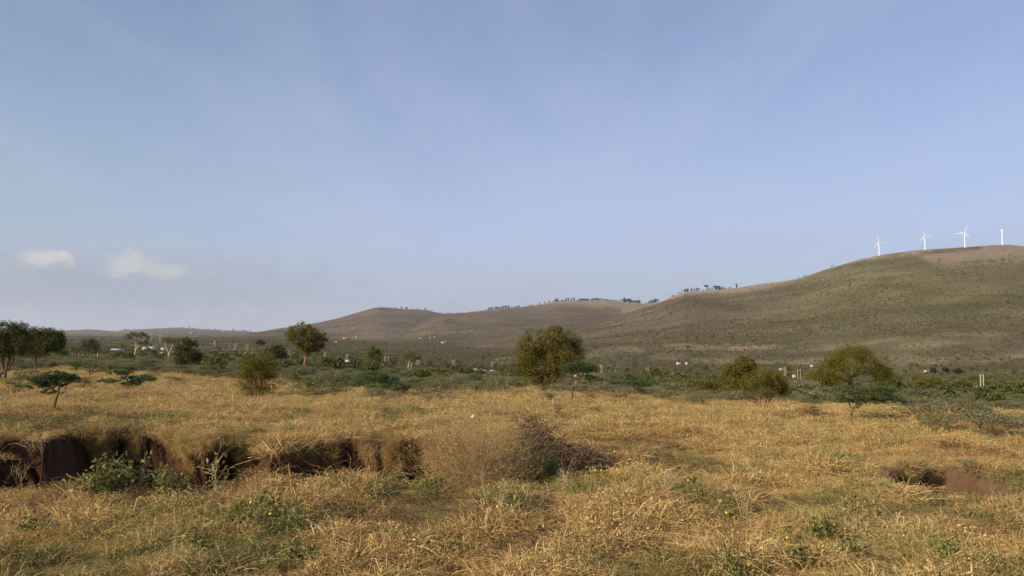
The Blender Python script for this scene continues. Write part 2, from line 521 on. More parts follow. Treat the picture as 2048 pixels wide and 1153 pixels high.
class MB:
    """collects vertices and quads/triangles and links them as one mesh object"""
    def __init__(s):
        s.v, s.q, s.t, s.n = [], [], [], 0

    def add(s, v, q=None, t=None):
        v = np.asarray(v, float).reshape(-1, 3)
        if q is not None and len(q):
            s.q.append(np.asarray(q, int).reshape(-1, 4) + s.n)
        if t is not None and len(t):
            s.t.append(np.asarray(t, int).reshape(-1, 3) + s.n)
        s.v.append(v)
        s.n += len(v)

    def box(s, x0, x1, y0, y1, z0, z1):
        v = [(x, y, z) for z in (z0, z1) for x, y in ((x0, y0), (x1, y0), (x1, y1), (x0, y1))]
        s.add(v, [(0, 3, 2, 1), (4, 5, 6, 7), (0, 1, 5, 4), (1, 2, 6, 5), (2, 3, 7, 6), (3, 0, 4, 7)])

    def tube(s, pts, rad, sides=5):
        pts = np.asarray(pts, float)
        n = len(pts)
        rad = np.broadcast_to(np.asarray(rad, float), (n,))
        tan = np.gradient(pts, axis=0)
        tan /= np.linalg.norm(tan, axis=1, keepdims=True) + 1e-9
        ref = np.where(np.abs(tan[:, 2:3]) > 0.9, np.array([[1.0, 0, 0]]), np.array([[0, 0, 1.0]]))
        a = np.cross(tan, ref)
        a /= np.linalg.norm(a, axis=1, keepdims=True) + 1e-9
        b = np.cross(tan, a)
        th = np.arange(sides) * 2 * math.pi / sides
        ring = pts[:, None] + rad[:, None, None] * (np.cos(th)[None, :, None] * a[:, None] + np.sin(th)[None, :, None] * b[:, None])
        q = []
        for i in range(n - 1):
            for k in range(sides):
                k2 = (k + 1) % sides
                q.append((i * sides + k, i * sides + k2, (i + 1) * sides + k2, (i + 1) * sides + k))
        tr = [((n - 1) * sides, (n - 1) * sides + k, (n - 1) * sides + k + 1) for k in range(1, sides - 1)]
        s.add(ring.reshape(-1, 3), q, tr)

    def ball(s, c, r, seg=10, rings=7, wob=0.0, rng=None):
        r = np.broadcast_to(np.asarray(r, float), (3,))
        v = [(0, 0, -1)]
        for i in range(1, rings):
            ph = math.pi * i / rings - math.pi / 2
            for k in range(seg):
                th = 2 * math.pi * k / seg
                v.append((math.cos(ph) * math.cos(th), math.cos(ph) * math.sin(th), math.sin(ph)))
        v.append((0, 0, 1))
        v = np.array(v)
        if wob:
            v = v * (1 + wob * (rng.random((len(v), 1)) - 0.5))
        q, t = [], []
        for k in range(seg):
            t.append((0, 1 + (k + 1) % seg, 1 + k))
            for i in range(rings - 2):
                a = 1 + i * seg
                q.append((a + k, a + (k + 1) % seg, a + seg + (k + 1) % seg, a + seg + k))
            a = 1 + (rings - 2) * seg
            t.append((a + k, a + (k + 1) % seg, len(v) - 1))
        s.add(v * r + np.asarray(c), q, t)

    def leaves(s, c, size, rng, flat=0.0, aspect=0.55):
        """one four-sided leaf at every centre, turned at random; flat pulls them level"""
        c = np.asarray(c, float)
        n = len(c)
        nr = rng.normal(size=(n, 3))
        nr[:, 2] = nr[:, 2] * (1 - flat) + flat * 2.2
        nr /= np.linalg.norm(nr, axis=1, keepdims=True)
        u = np.cross(nr, rng.normal(size=(n, 3)))
        u /= np.linalg.norm(u, axis=1, keepdims=True) + 1e-9
        w = np.cross(nr, u)
        sz = size * (0.6 + 0.8 * rng.random((n, 1)))
        v = np.stack([c - u * sz * 0.5, c + w * sz * aspect * 0.5 - u * sz * 0.05, c + u * sz * 0.5, c - w * sz * aspect * 0.5 - u * sz * 0.05], 1)
        s.add(v.reshape(-1, 3), np.arange(n * 4).reshape(n, 4))

    def blades(s, base, dirs, length, width, droop, rng, seg=3):
        """tapered grass blades that bend over"""
        n = len(base)
        dirs = dirs / (np.linalg.norm(dirs, axis=1, keepdims=True) + 1e-9)
        side = np.cross(dirs, rng.normal(size=(n, 3)))
        side /= np.linalg.norm(side, axis=1, keepdims=True) + 1e-9
        hor = dirs * np.array([1, 1, 0]) + rng.normal(size=(n, 3)) * np.array([0.35, 0.35, 0])
        length = np.broadcast_to(length, (n,))[:, None]
        droop = np.broadcast_to(droop, (n,))[:, None]
        wob = rng.normal(size=(n, 3)) * 0.27
        rows = []
        for k in range(seg + 1):
            u = k / seg
            p = base + dirs * length * u + (hor * 0.9 + np.array([0, 0, -1.0])) * droop * length * u ** 2.2 + wob * length * math.sin(u * 5.0) * 0.6
            w = width * (1 - 0.85 * u) * 0.5
            rows.append(np.stack([p - side * w, p + side * w], 1))
        v = np.stack(rows, 1)                # n, seg+1, 2, 3
        m = (seg + 1) * 2
        q = []
        for k in range(seg):
            q.append(np.stack([np.arange(n) * m + 2 * k, np.arange(n) * m + 2 * k + 1, np.arange(n) * m + 2 * k + 3, np.arange(n) * m + 2 * k + 2], 1))
        s.add(v.reshape(-1, 3), np.concatenate(q))

    def mesh(s, name, mat, smooth=False):
        me = bpy.data.meshes.new(name)
        v = np.concatenate(s.v)
        q = np.concatenate(s.q) if s.q else np.zeros((0, 4), int)
        t = np.concatenate(s.t) if s.t else np.zeros((0, 3), int)
        me.vertices.add(len(v))
        me.vertices.foreach_set('co', v.astype(np.float32).ravel())
        me.loops.add(q.size + t.size)
        me.loops.foreach_set('vertex_index', np.concatenate([q.ravel(), t.ravel()]).astype(np.int32))
        me.polygons.add(len(q) + len(t))
        me.polygons.foreach_set('loop_start', np.concatenate([np.arange(len(q)) * 4, q.size + np.arange(len(t)) * 3]).astype(np.int32))
        if smooth:
            me.polygons.foreach_set('use_smooth', np.ones(len(q) + len(t), bool))
        me.update(calc_edges=True)
        me.materials.append(MATS[mat])
        return me

    def obj(s, name, mat, parent=None, loc=None, smooth=False):
        o = bpy.data.objects.new(name, s.mesh(name, mat, smooth))
        COL.objects.link(o)
        if parent is not None:
            o.parent = parent
        if loc is not None:
            o.location = loc
        return o


def tag(o, label=None, cat=None, group=None, kind=None):
    for k, v in (('label', label), ('category', cat), ('group', group), ('kind', kind)):
        if v:
            o[k] = v
    return o


def empty(name, loc, label=None, cat=None, group=None, rz=0.0, sc_=1.0):
    o = bpy.data.objects.new(name, None)
    o.empty_display_size = 0.3
    COL.objects.link(o)
    o.location = loc
    o.rotation_euler = (0, 0, rz)
    o.scale = (sc_,) * 3
    return tag(o, label, cat, group)


def copy_tree(src, loc, rz=0.0, s=1.0, label=None, group=None):
    r = src.copy()
    COL.objects.link(r)
    r.location = loc
    r.rotation_euler = (0, 0, rz)
    r.scale = s if hasattr(s, '__len__') else (s, s, s)
    if label:
        r['label'] = label
    if group:
        r['group'] = group
    for ch in list(src.children):
        c = ch.copy()
        COL.objects.link(c)
        c.parent = r
        for g in list(ch.children):
            e = g.copy()
            COL.objects.link(e)
            e.parent = c
    return r


def scatter(name, pts, rot, scl, pick, meshes, label, cat=None, kind='stuff'):
    """many small plants that nobody could count, as one object"""
    me = bpy.data.meshes.new(name)
    me.vertices.add(len(pts))
    me.vertices.foreach_set('co', np.asarray(pts, np.float32).ravel())
    for nm, typ, key, val in (('turn', 'FLOAT_VECTOR', 'vector', rot), ('size', 'FLOAT_VECTOR', 'vector', scl), ('pick', 'INT', 'value', pick)):
        a = me.attributes.new(nm, typ, 'POINT')
        a.data.foreach_set(key, np.asarray(val, np.int32 if typ == 'INT' else np.float32).ravel())
    o = bpy.data.objects.new(name, me)
    COL.objects.link(o)
    src = bpy.data.collections.new(name + '_kinds')
    for i, m in enumerate(meshes):
        so = bpy.data.objects.new('%s_kind_%02d' % (name, i), m)
        src.objects.link(so)
    ng = bpy.data.node_groups.new(name + '_spread', 'GeometryNodeTree')
    ng.interface.new_socket('Geometry', in_out='INPUT', socket_type='NodeSocketGeometry')
    ng.interface.new_socket('Geometry', in_out='OUTPUT', socket_type='NodeSocketGeometry')
    N = ng.nodes.new
    gi, go = N('NodeGroupInput'), N('NodeGroupOutput')
    ci = N('GeometryNodeCollectionInfo')
    ci.inputs[0].default_value = src
    ci.inputs['Separate Children'].default_value = True
    ci.inputs['Reset Children'].default_value = True
    ip = N('GeometryNodeInstanceOnPoints')
    ip.inputs['Pick Instance'].default_value = True
    L = ng.links.new
    L(gi.outputs[0], ip.inputs['Points'])
    L(ci.outputs[0], ip.inputs['Instance'])
    for nm, typ, sock in (('pick', 'INT', 'Instance Index'), ('turn', 'FLOAT_VECTOR', 'Rotation'), ('size', 'FLOAT_VECTOR', 'Scale')):
        na = N('GeometryNodeInputNamedAttribute')
        na.data_type = typ
        na.inputs[0].default_value = nm
        out = [x for x in na.outputs if x.enabled and x.name == 'Attribute'][0]
        if sock == 'Rotation':
            er = N('FunctionNodeEulerToRotation')
            L(out, er.inputs[0])
            out = er.outputs[0]
        L(out, ip.inputs[sock])
    L(ip.outputs[0], go.inputs[0])
    mod = o.modifiers.new('spread', 'NODES')
    mod.node_group = ng
    tag(o, label, cat, None, kind)
    return o


# bare grass near the crests of the two nearer hills: (bearing as picture column, metres under the crest)
BARE = ((0, 1500, [0, 1240, 1262, 1330, 1345, 1420, 1500, 1590, 1640, 1690, 1720, 1790, 1830, 1870, 1920, 2048, 2400], [0, 0, 5, 9, 20, 32, 42, 26, 2, 5, 24, 28, 34, 90, 110, 105, 100]),
        (1, 3300, [0, 1040, 1110, 1180, 1260, 1300, 1335, 1345, 3000], [0, 0, 22, 55, 70, 40, 14, 0, 0]))


def bare_mask(az, d, z, n3):
    azp = np.tan(az) * FPX + 1024
    out = np.zeros_like(z)
    for i, dmin, xs, ws in BARE:
        haz, hsl, dr = HILLS[i][:3]
        below = CAM_Z + dr * np.interp(az, haz, hsl, left=-1, right=-1) - z
        w = np.interp(azp, xs, ws)
        m = (1 - sstep(0.45, 1.45, below / np.maximum(w, 1) + 0.9 * n3)) * (d > dmin) * (np.abs(d - dr) < 1300) * (w > 1) * (np.abs(az) < 1)
        out = np.maximum(out, m)
    scrubby = 0.8 * sstep(0.1, 0.4, fbm((azp - 1830) / 60.0, z / 40.0, 219, 3)) * (azp > 1690)
    return out * (1 - scrubby)


# ------------------------------------------------------------------ the ground: one sheet to the horizon
def build_ground():
    az_in = np.linspace(RAD(-36), RAD(36), 760)
    az_out = np.concatenate([np.linspace(RAD(-180), RAD(-36.4), 110), np.linspace(RAD(36.4), RAD(179), 110)])
    az = np.sort(np.concatenate([az_in, az_out]))
    d = np.concatenate([np.linspace(0.6, 6, 14), np.arange(6.2, 11, 0.16), np.arange(11, 21, 0.07), np.exp(np.linspace(math.log(21.1), math.log(15000), 460))])
    d = np.sort(np.concatenate([d] + [[dr - 12, dr, dr + 12] for dr in (h[2] for h in HILLS)]))
    A, D = np.meshgrid(az, d)
    X, Y = D * np.sin(A), D * np.cos(A)
    Z = height(X.ravel(), Y.ravel()).reshape(X.shape)
    m = (D > 10) & (D < 23)
    dep, und = gully(X[m], Y[m])
    depth = np.zeros_like(Z)
    depth[m] = dep
    X2, Y2 = X.copy(), Y.copy()
    Y2[m] += und
    rough = sstep(0.1, 0.4, dep) * np.where(X[m] > 5, 0.3, 1.0)
    Y2[m] += rough * (0.28 * fbm(X[m] * 2.6 + Z[m] * 1.1, Z[m] * 3.4, 301, 4))
    Y2[m] += rough * 0.10 * fbm(X[m] * 7 + Z[m] * 3, Z[m] * 8, 307, 3)
    X2[m] += rough * 0.12 * fbm(X[m] * 3.0, Z[m] * 4.0 + 9, 305, 3)
    # colours of the soil, dead grass and scrub floor by place, some with shade painted in
    col = np.zeros(X.shape + (3,))
    soil = np.array((0.15, 0.085, 0.05))
    litter = np.array((0.27, 0.18, 0.08))
    scrub = np.array((0.115, 0.093, 0.048))
    tan_ = np.array((0.25, 0.175, 0.10))
    olive = np.array((0.122, 0.099, 0.042))
    n1 = fbm(X / 9.0, Y / 9.0, 201, 4)[..., None]
    dk_ = sstep(0.25, 0.55, fbm(X / 1.3, Y / 1.0, 415, 3))[..., None] * (D < 40)[..., None]  # shade of hollows in the grass, painted as darker ground patches
    col[:] = litter * (1 + 0.3 * n1) * (1 - dk_) + np.array((0.17, 0.115, 0.052)) * dk_
    ed = edge_d(A)
    f = sstep(0.9, 1.15, D / ed + 0.18 * fbm(A * 60, D / 30, 203, 3))[..., None]
    n2 = fbm(X / 80.0, Y / 60.0, 205, 5)[..., None]
    nearb = (1 - sstep(150, 420, D))[..., None]
    scrub = scrub * (1 - nearb) + np.array((0.21, 0.15, 0.075)) * nearb
    sc_c = scrub * (1 + 0.35 * n2) + (tan_ - scrub) * np.clip(n2 * 2.2 - 0.35, 0, 1) * 0.7
    col = col * (1 - f) + sc_c * f
    # hills: olive on the right, browner to the left, tan bare grass near the crests
    f = sstep(900, 1700, D)[..., None]
    n3 = fbm(X / 260.0, Y / 300.0, 207, 5)[..., None]
    right = sstep(0.12, 0.45, A)[..., None]
    hc = (np.array((0.12, 0.086, 0.053)) * (1 - right) + olive * right) * (1 + 0.45 * n3) * (1 + 0.3 * fbm(X / 90.0, Y / 110.0, 223, 4)[..., None])
    bare = bare_mask(A, D, Z, n3[..., 0])[..., None]
    hc = hc * (1 - bare) + np.array((0.23, 0.168, 0.10)) * (1 + 0.25 * n3 + 0.2 * fbm(X / 60, Y / 60, 209, 3)[..., None]) * bare
    col = col * (1 - f) + hc * f
    # low tan ridge in front of the right hill, and red earth by the houses
    for (px, py, rx, ry, c) in ((1320, 692, 95, 7, tan_ * 1.2), (1240, 700, 60, 5, tan_ * 1.2), (1420, 688, 60, 6, tan_ * 1.1), (1870, 750, 60, 7, np.array((0.27, 0.13, 0.07))), (1840, 744, 55, 4, tan_ * 1.2),
                                (1900, 757, 120, 3, tan_ * 1.1), (1450, 735, 110, 6, tan_), (1000, 735, 80, 5, tan_), (1420, 755, 80, 4, tan_ * 1.1), (930, 745, 60, 4, tan_), (1980, 745, 60, 5, tan_)):
        gx, gy, gz, gd = G(px, py, 120)
        k = gd / FPX
        ra = np.abs(G(px, py - ry, 120)[3] - gd) + 10
        e = ((A - math.atan2(gx, gy)) * gd / (rx * k)) ** 2 + ((D - gd) / ra) ** 2 + 1.2 * fbm(X / (rx * k * 0.5), Y / (ra * 0.5), 211, 3)
        w = (1 - sstep(0.4, 1.2, e))[..., None] * 0.18
        col = col * (1 - w) + c * w
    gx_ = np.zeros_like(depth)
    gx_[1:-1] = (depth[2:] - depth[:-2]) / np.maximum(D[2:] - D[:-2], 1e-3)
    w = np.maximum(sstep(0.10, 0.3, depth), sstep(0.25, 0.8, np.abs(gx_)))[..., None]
    dk = np.array((0.085, 0.046, 0.028))  # brown bank soil, darkened to put the recess's shadow into its colour
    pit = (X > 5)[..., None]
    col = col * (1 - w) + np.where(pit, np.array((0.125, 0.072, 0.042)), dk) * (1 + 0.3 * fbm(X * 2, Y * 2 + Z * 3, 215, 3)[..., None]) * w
    col = np.clip(col, 0.01, 0.9)
    nr, nc = X.shape
    idx = np.arange(nr * nc).reshape(nr, nc)
    q = np.stack([idx[:-1, :-1], idx[1:, :-1], idx[1:, 1:], idx[:-1, 1:]], -1).reshape(-1, 4)[:, ::-1]
    seam = np.stack([idx[:-1, -1], idx[1:, -1], idx[1:, 0], idx[:-1, 0]], -1).reshape(-1, 4)[:, ::-1]
    mb = MB()
    V = np.stack([X2, Y2, Z], -1).reshape(-1, 3)
    V = np.concatenate([V, [[0, 0, float(Z[0].mean())]]])
    c0 = len(V) - 1
    tri = np.stack([np.full(nc, c0), idx[0], np.roll(idx[0], -1)], -1)[:, ::-1]
    mb.add(V, np.concatenate([q, seam]), tri)
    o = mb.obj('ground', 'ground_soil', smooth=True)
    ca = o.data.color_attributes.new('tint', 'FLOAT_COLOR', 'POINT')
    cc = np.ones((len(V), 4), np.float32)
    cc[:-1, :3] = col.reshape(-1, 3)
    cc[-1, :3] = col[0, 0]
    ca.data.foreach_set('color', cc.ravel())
    tag(o, kind='structure')
    return o


build_ground()

# ------------------------------------------------------------------ grass and weeds


def tuft(seed, n, spread, lmin, lmax, width, lean, droop, mat, mess=0.22):
    rng = np.random.default_rng(seed)
    mb = MB()
    r = spread * np.sqrt(rng.random(n))
    th = rng.random(n) * 6.283
    base = np.stack([r * np.cos(th), r * np.sin(th), np.full(n, -0.02)], 1)
    d = np.stack([np.cos(th), np.sin(th), np.zeros(n)], 1) * (r / spread)[:, None] * lean + rng.normal(size=(n, 3)) * mess + np.array([0, 0, 1.0])
    d[:, 2] = np.abs(d[:, 2])
    base[:, 2] += rng.random(n) * 0.5 * lmax * mess
    ln = lmin + (lmax - lmin) * rng.random(n) ** 1.4
    mb.blades(base, d, ln, width, droop * (0.4 + 1.1 * rng.random(n)), rng, 4)
    return mb.mesh(mat + '_tuft', mat)


def forb(seed, n, h, leaf, mat):
    """low leafy weed"""
    rng = np.random.default_rng(seed)
    mb = MB()
    r = h * 0.9 * np.sqrt(rng.random(n))
    th = rng.random(n) * 6.283
    z = h * (0.15 + 0.85 * rng.random(n)) * (1 - 0.5 * (r / (h * 0.9)) ** 2)
    mb.leaves(np.stack([r * np.cos(th), r * np.sin(th), z], 1), leaf, rng, 0.35, 0.5)
    k = 10
    b = np.zeros((k, 3))
    d = np.stack([rng.normal(size=k) * 0.5, rng.normal(size=k) * 0.5, np.ones(k)], 1)
    mb.blades(b, d, h * 0.9, 0.006, 0.1, rng, 3)
    return mb.mesh(mat + '_weed', mat)


GRASS = [tuft(100 + i, 130, 0.15, 0.08, 0.25, 0.0070, 1.3, 0.5, 'straw', 0.6) for i in range(5)]
GRASS += [tuft(120 + i, 130, 0.18, 0.07, 0.21, 0.0072, 1.7, 0.6, 'straw', 0.8) for i in range(3)]          # 5-7 matted
GRASS += [tuft(130 + i, 14, 0.14, 0.16, 0.34, 0.004, 0.8, 0.35, 'straw_pale', 0.3) for i in range(2)]    # 8-9 tall wisps
GRASS += [tuft(140 + i, 70, 0.18, 0.07, 0.18, 0.009, 1.5, 0.6, 'green_blade', 0.5) for i in range(3)]    # 10-12 green
GRASS += [forb(150 + i, 46, 0.15, 0.040, 'weed_leaf') for i in range(3)]                                 # 13-15 weeds
GRASS += [tuft(160 + i, 60, 0.20, 0.06, 0.18, 0.008, 1.6, 0.7, 'dry_leaf', 0.6) for i in range(2)]       # 16-17 dead brown
GRASS += [forb(170 + i, 170, 0.17, 0.019, 'straw') for i in range(3)]                                     # 18-20 dry leafy clumps
GRASS += [forb(175 + i, 170, 0.16, 0.021, 'green_blade') for i in range(2)]                              # 21-22 olive leafy clumps


def spread_points(n, a0, a1, d0, d1, power):
    """bearing even, distance thinning out with the given power of distance per unit area"""
    az = a0 + (a1 - a0) * R.random(n)
    u = R.random(n)
    e = 2.0 - power
    if abs(e) < 1e-6:
        d = d0 * (d1 / d0) ** u
    else:
        d = (d0 ** e + (d1 ** e - d0 ** e) * u) ** (1 / e)
    return az, d


def build_grass():
    A0 = RAD(40)
    az, d = spread_points(160000, -A0, A0, 6.2, 220, 1.3)
    keep = d < edge_d(az) * (1.0 + 2.0 * R.random(len(az)) ** 1.6)
    az, d = az[keep], d[keep]
    X, Y = d * np.sin(az), d * np.cos(az)
    dep, _ = gully(X, Y)
    slp = gully_parts(X, Y)[3]
    m = (dep < 0.06) | ((slp > 0.35) & (R.random(len(X)) < 0.75) & (X < -3.2))
    low = (dep > 0.35) & (R.random(len(X)) < 0.08)
    k = m | low
    X, Y, d, az, dep = X[k], Y[k], d[k], az[k], dep[k]
    Z = height(X, Y)
    n = len(X)
    gz = fbm(X / 1.7, Y / 1.7, 401, 4)
    gz2 = fbm(X / 11.0, Y / 14.0, 405, 3)
    u = R.random(n)
    pick = R.integers(0, 5, n)
    pick = np.where(u < 0.28, R.integers(5, 8, n), pick)
    pick = np.where(u > 0.975, R.integers(8, 10, n), pick)
    leafy = R.random(n) < 0.20 + 0.18 * (1 - sstep(12, 30, d))
    pick = np.where(leafy & (u < 0.95), R.integers(18, 21, n), pick)
    nearf = 1 - sstep(11, 20, d)
    gr = gz + 0.35 * gz2 + 0.08 * nearf - 0.08
    pick = np.where((gr > 0.12) & (u < 0.32 + 0.9 * np.clip(gr - 0.12, 0, 0.5)), R.integers(10, 13, n), pick)
    pick = np.where((gr > 0.14) & (u > 0.74 + 0.1 * (1 - nearf)) & (d < 30), R.integers(13, 16, n), pick)
    pick = np.where((gr > 0.05) & leafy & (R.random(n) < 0.42 + 0.1 * nearf), R.integers(21, 23, n), pick)
    br = fbm(X / 1.9, Y / 1.9, 409, 3)
    pick = np.where((br > 0.16) & (u > 0.45), R.integers(16, 18, n), pick)
    clump = fbm(X / 0.6, Y / 0.6, 411, 3)
    s = (0.6 + 0.9 * R.random(n) ** 1.3) * (1 + 0.45 * gz2) * np.clip(1 + 1.5 * clump, 0.5, 2.3)
    s = s * (0.92 + 0.25 * sstep(15, 60, d)) * (1 - 0.12 * nearf)
    pitx = (X > 6.8) & (X < 9.8) & (Y > 11.5) & (Y < 18)
    s = np.where(pitx, s * 0.7, s)
    bald = fbm(X / 1.3, Y / 1.0, 415, 3) > 0.5
    s = np.where(bald & (d < 26), s * 0.7, s)
    wide = s * (1 + 0.9 * sstep(18, 70, d))
    rot = np.stack([R.normal(size=n) * 0.12, R.normal(size=n) * 0.12, R.random(n) * 6.283], 1)
    P = [np.stack([X, Y, Z], 1)]
    ROT, SCL, PK = [rot], [np.stack([wide, wide, s], 1)], [pick]
    # tufts that hang over the lip of the bank
    for fe, x0, x1, cnt in ((FE, -13, 2.1, 1150), (FE2, 6.8, 9.8, 260)):
        hx = x0 + (x1 - x0) * R.random(cnt)
        if fe is FE:
            yf, _, _, _ = gully_parts(hx, np.full(cnt, 15.0))
            for _i in range(3):
                yf, _, _, _ = gully_parts(hx, yf)
        else:
            yf = np.interp(hx, FE2[:, 0], FE2[:, 1])
        hy = yf + R.normal(size=cnt) * 0.10 + 0.02
        hz_ = height(hx, hy + 0.22)
        ok = (fbm(hx * 2.2, hx * 0 + 2, 431, 3) > 0.08) & ((hx < -3.2) | (hx > 4) | (R.random(cnt) < 0.5))
        hx, hy, hz_ = hx[ok], hy[ok], hz_[ok]
        c = len(hx)
        P.append(np.stack([hx, hy, hz_], 1))
        tilt = 1.1 + 1.2 * R.random(c)
        ROT.append(np.stack([tilt, R.normal(size=c) * 0.3, R.normal(size=c) * 0.5], 1))
        sz = 0.5 + 0.55 * R.random(c)
        SCL.append(np.stack([sz, sz, sz], 1))
        uu = R.random(c)
        PK.append(np.where(uu < 0.55, R.integers(0, 5, c), np.where(uu < 0.85, R.integers(16, 18, c), R.integers(10, 13, c))))
    # patches of dry grass and roots clinging to the face of the bank
    cnt = 5200
    hx = -13 + 15.0 * R.random(cnt)
    yf = gully_parts(hx, np.full(cnt, 15.0))[0]
    for _i in range(3):
        yf, yn_, D_, sl_ = gully_parts(hx, yf)
    tt = R.random(cnt)
    hy = yf - (0.28 + 1.1 * sl_) * tt
    dd_, un_ = gully(hx, hy)
    ok = (fbm(hx * 2.3 + 4, tt * 1.4 + hx * 0.15, 441, 3) > 0.22 + 0.3 * (tt - 0.3)) & (dd_ > 0.05)
    hx, hy, un_, tt = hx[ok], hy[ok], un_[ok], tt[ok]
    c = len(hx)
    P.append(np.stack([hx, hy + un_ * 0.9 - 0.06, height(hx, hy)], 1))
    ROT.append(np.stack([1.3 + 0.8 * R.random(c), R.normal(size=c) * 0.4, R.normal(size=c) * 0.6], 1))
    sz = 0.4 + 0.5 * R.random(c)
    SCL.append(np.stack([sz, sz, sz], 1))
    uu = R.random(c)
    PK.append(np.where(uu < 0.5, R.integers(0, 8, c), np.where(uu < 0.9, R.integers(16, 18, c), R.integers(18, 21, c))))
    scatter('dry_grass', np.concatenate(P), np.concatenate(ROT), np.concatenate(SCL), np.concatenate(PK), GRASS,
            'matted golden dry grass with green weeds covering the near field')


build_grass()

# ------------------------------------------------------------------ trees


def bez(a, b, c, n=8):
    t = np.linspace(0, 1, n)[:, None]
    return (1 - t) ** 2 * a + 2 * t * (1 - t) * b + t * t * c


def crown_points(rng, blobs, n, gap=0.35, shell=0.35, seed=0):
    """cluster centres spread through the blobs, with holes where noise is low"""
    bl = np.array(blobs, float)
    vol = (bl[:, 3] * bl[:, 4] * bl[:, 5]) ** 0.8
    k = rng.choice(len(bl), n * 3, p=vol / vol.sum())
    d = rng.normal(size=(n * 3, 3))
    d /= np.linalg.norm(d, axis=1, keepdims=True)
    r = shell + (1 - shell) * rng.random((n * 3, 1)) ** 0.6
    p = bl[k, :3] + d * r * bl[k, 3:6]
    s = bl[:, 3:6].mean() * 0.55
    g = vnoise(p[:, 0] / s + 3.1 * p[:, 2] / s, p[:, 1] / s - 2.3 * p[:, 2] / s, 500 + seed)
    p = p[g > gap]
    return p[:n]


def make_tree(name, loc, blobs, stems, ncl, per, leaf, leafmat_, barkmat, seed, label, cat='tree', group=None, flat=0.0, csize=0.14, gap=0.33, shell=0.35, droop=0.0,
              twigs=1.0, limb_r=0.03, aspect=0.55, cflat=1.0):
    """stems: list of (points, r0, r1).  blobs: (x, y, z, rx, ry, rz)"""
    rng = np.random.default_rng(seed)
    root = empty(name, loc, label, cat, group)
    tr = MB()
    tips = []
    for pts, r0, r1 in stems:
        p = np.asarray(pts, float)
        if len(p) < 4:
            u = np.linspace(0, 1, 7)
            p = np.stack([np.interp(u, np.linspace(0, 1, len(p)), p[:, i]) for i in range(3)], 1)
            p[1:-1] += rng.normal(size=(len(p) - 2, 3)) * r0 * 0.35
        tr.tube(p, np.linspace(r0, r1, len(p)), 7)
        tips.append(p)
    pts = crown_points(rng, blobs, ncl, gap + 0.06, shell, seed)
    # limbs from the stems into every blob, then thin twigs to some of the clusters
    allp = np.concatenate([t[len(t) // 2:] for t in tips])
    ends = []
    for b in blobs:
        c = np.array(b[:3], float)
        s0 = allp[np.argmin(np.linalg.norm(allp - c - np.array([0, 0, -0.3 * b[5]]), axis=1))]
        mid = (s0 + c) / 2 + np.array([0, 0, 0.12 * np.linalg.norm(c - s0)]) + rng.normal(size=3) * 0.06 * np.linalg.norm(c - s0)
        e = bez(s0, mid, c + np.array([0, 0, 0.2 * b[5]]), 8)
        tr.tube(e, np.linspace(limb_r, limb_r * 0.35, 8), 5)
        ends.append(e)
    le = np.concatenate(ends + [t[-2:] for t in tips])
    ntw = int(len(pts) * 0.5 * twigs)
    for c in pts[rng.permutation(len(pts))[:ntw]]:
        j = np.argmin(np.linalg.norm(le - c, axis=1) + 0.5 * np.maximum(le[:, 2] - c[2], 0))
        a = le[j]
        m_ = (a + c) / 2 + rng.normal(size=3) * 0.1 * np.linalg.norm(c - a)
        tr.tube(bez(a, m_, c, 4), np.linspace(limb_r * 0.35, limb_r * 0.1, 4), 3)
    tr.obj('trunk', barkmat, root, smooth=True)
    cr = MB()
    rad = np.array(blobs)[:, 3:6].mean() * csize * 1.75
    per, leaf = int(per * 1.35), leaf * 0.84
    cl = np.repeat(pts, per, axis=0)
    off = rng.normal(size=(len(cl), 3)) * rad * 0.5
    off[:, 2] *= cflat
    if droop:
        off[:, 2] -= np.abs(rng.normal(size=len(cl))) * droop
    cr.leaves(cl + off, leaf, rng, flat, aspect)
    cr.obj('crown', leafmat_, root)
    return root


def px_tree(name, bx, by, dist, blobs, stems, **kw):
    """a tree whose crown and stems are given in picture units about the foot of its trunk, at its real distance"""
    if dist is None:
        x, y, z, dist = G(bx, by)
    else:
        x, y, z = at(bx, dist)
    k = y / FPX
    rng = np.random.default_rng(kw['seed'] + 900)
    b3 = []
    for b in blobs:
        dx, dz, rx, rz = b[:4]
        ry = b[4] if len(b) > 4 else rx * 0.9
        dy = b[5] if len(b) > 5 else rng.normal() * rx * 0.35
        b3.append((dx * k, dy * k, dz * k, rx * k, ry * k, rz * k))
    st = [([(p[0] * k, (p[2] if len(p) > 2 else 0) * k, p[1] * k - (0.1 if i == 0 else 0)) for i, p in enumerate(pts)], r0 * k, r1 * k) for pts, r0, r1 in stems]
    kw['leaf'] = kw['leaf'] * k
    kw['limb_r'] = kw.get('limb_r', 1.0) * k
    if 'droop' in kw:
        kw['droop'] *= k
    return make_tree(name, (x, y, z), b3, st, **kw)


px_tree('bushy_tree', 1090, 786, None,
        [(-28, 88, 32, 30), (8, 98, 34, 30), (40, 92, 34, 30), (62, 72, 24, 28), (-40, 58, 26, 26), (-8, 55, 38, 36), (30, 58, 32, 28), (-28, 34, 24, 20), (2, 32, 26, 20), (-30, 118, 9, 12), (24, 112, 26, 20)],
        [([(-4, 0), (-5, 18), (-12, 50)], 5.0, 2.4), ([(4, 0), (7, 16), (18, 50)], 4.4, 2.0), ([(10, 0), (16, 14), (30, 42)], 3.0, 1.4)],
        ncl=640, per=42, leaf=3.1, leafmat_='bush_leaf', barkmat='red_bark', seed=21, csize=0.17, gap=0.30, limb_r=1.3,
        label='large round bushy olive-green tree rising above the field in the middle of the view')

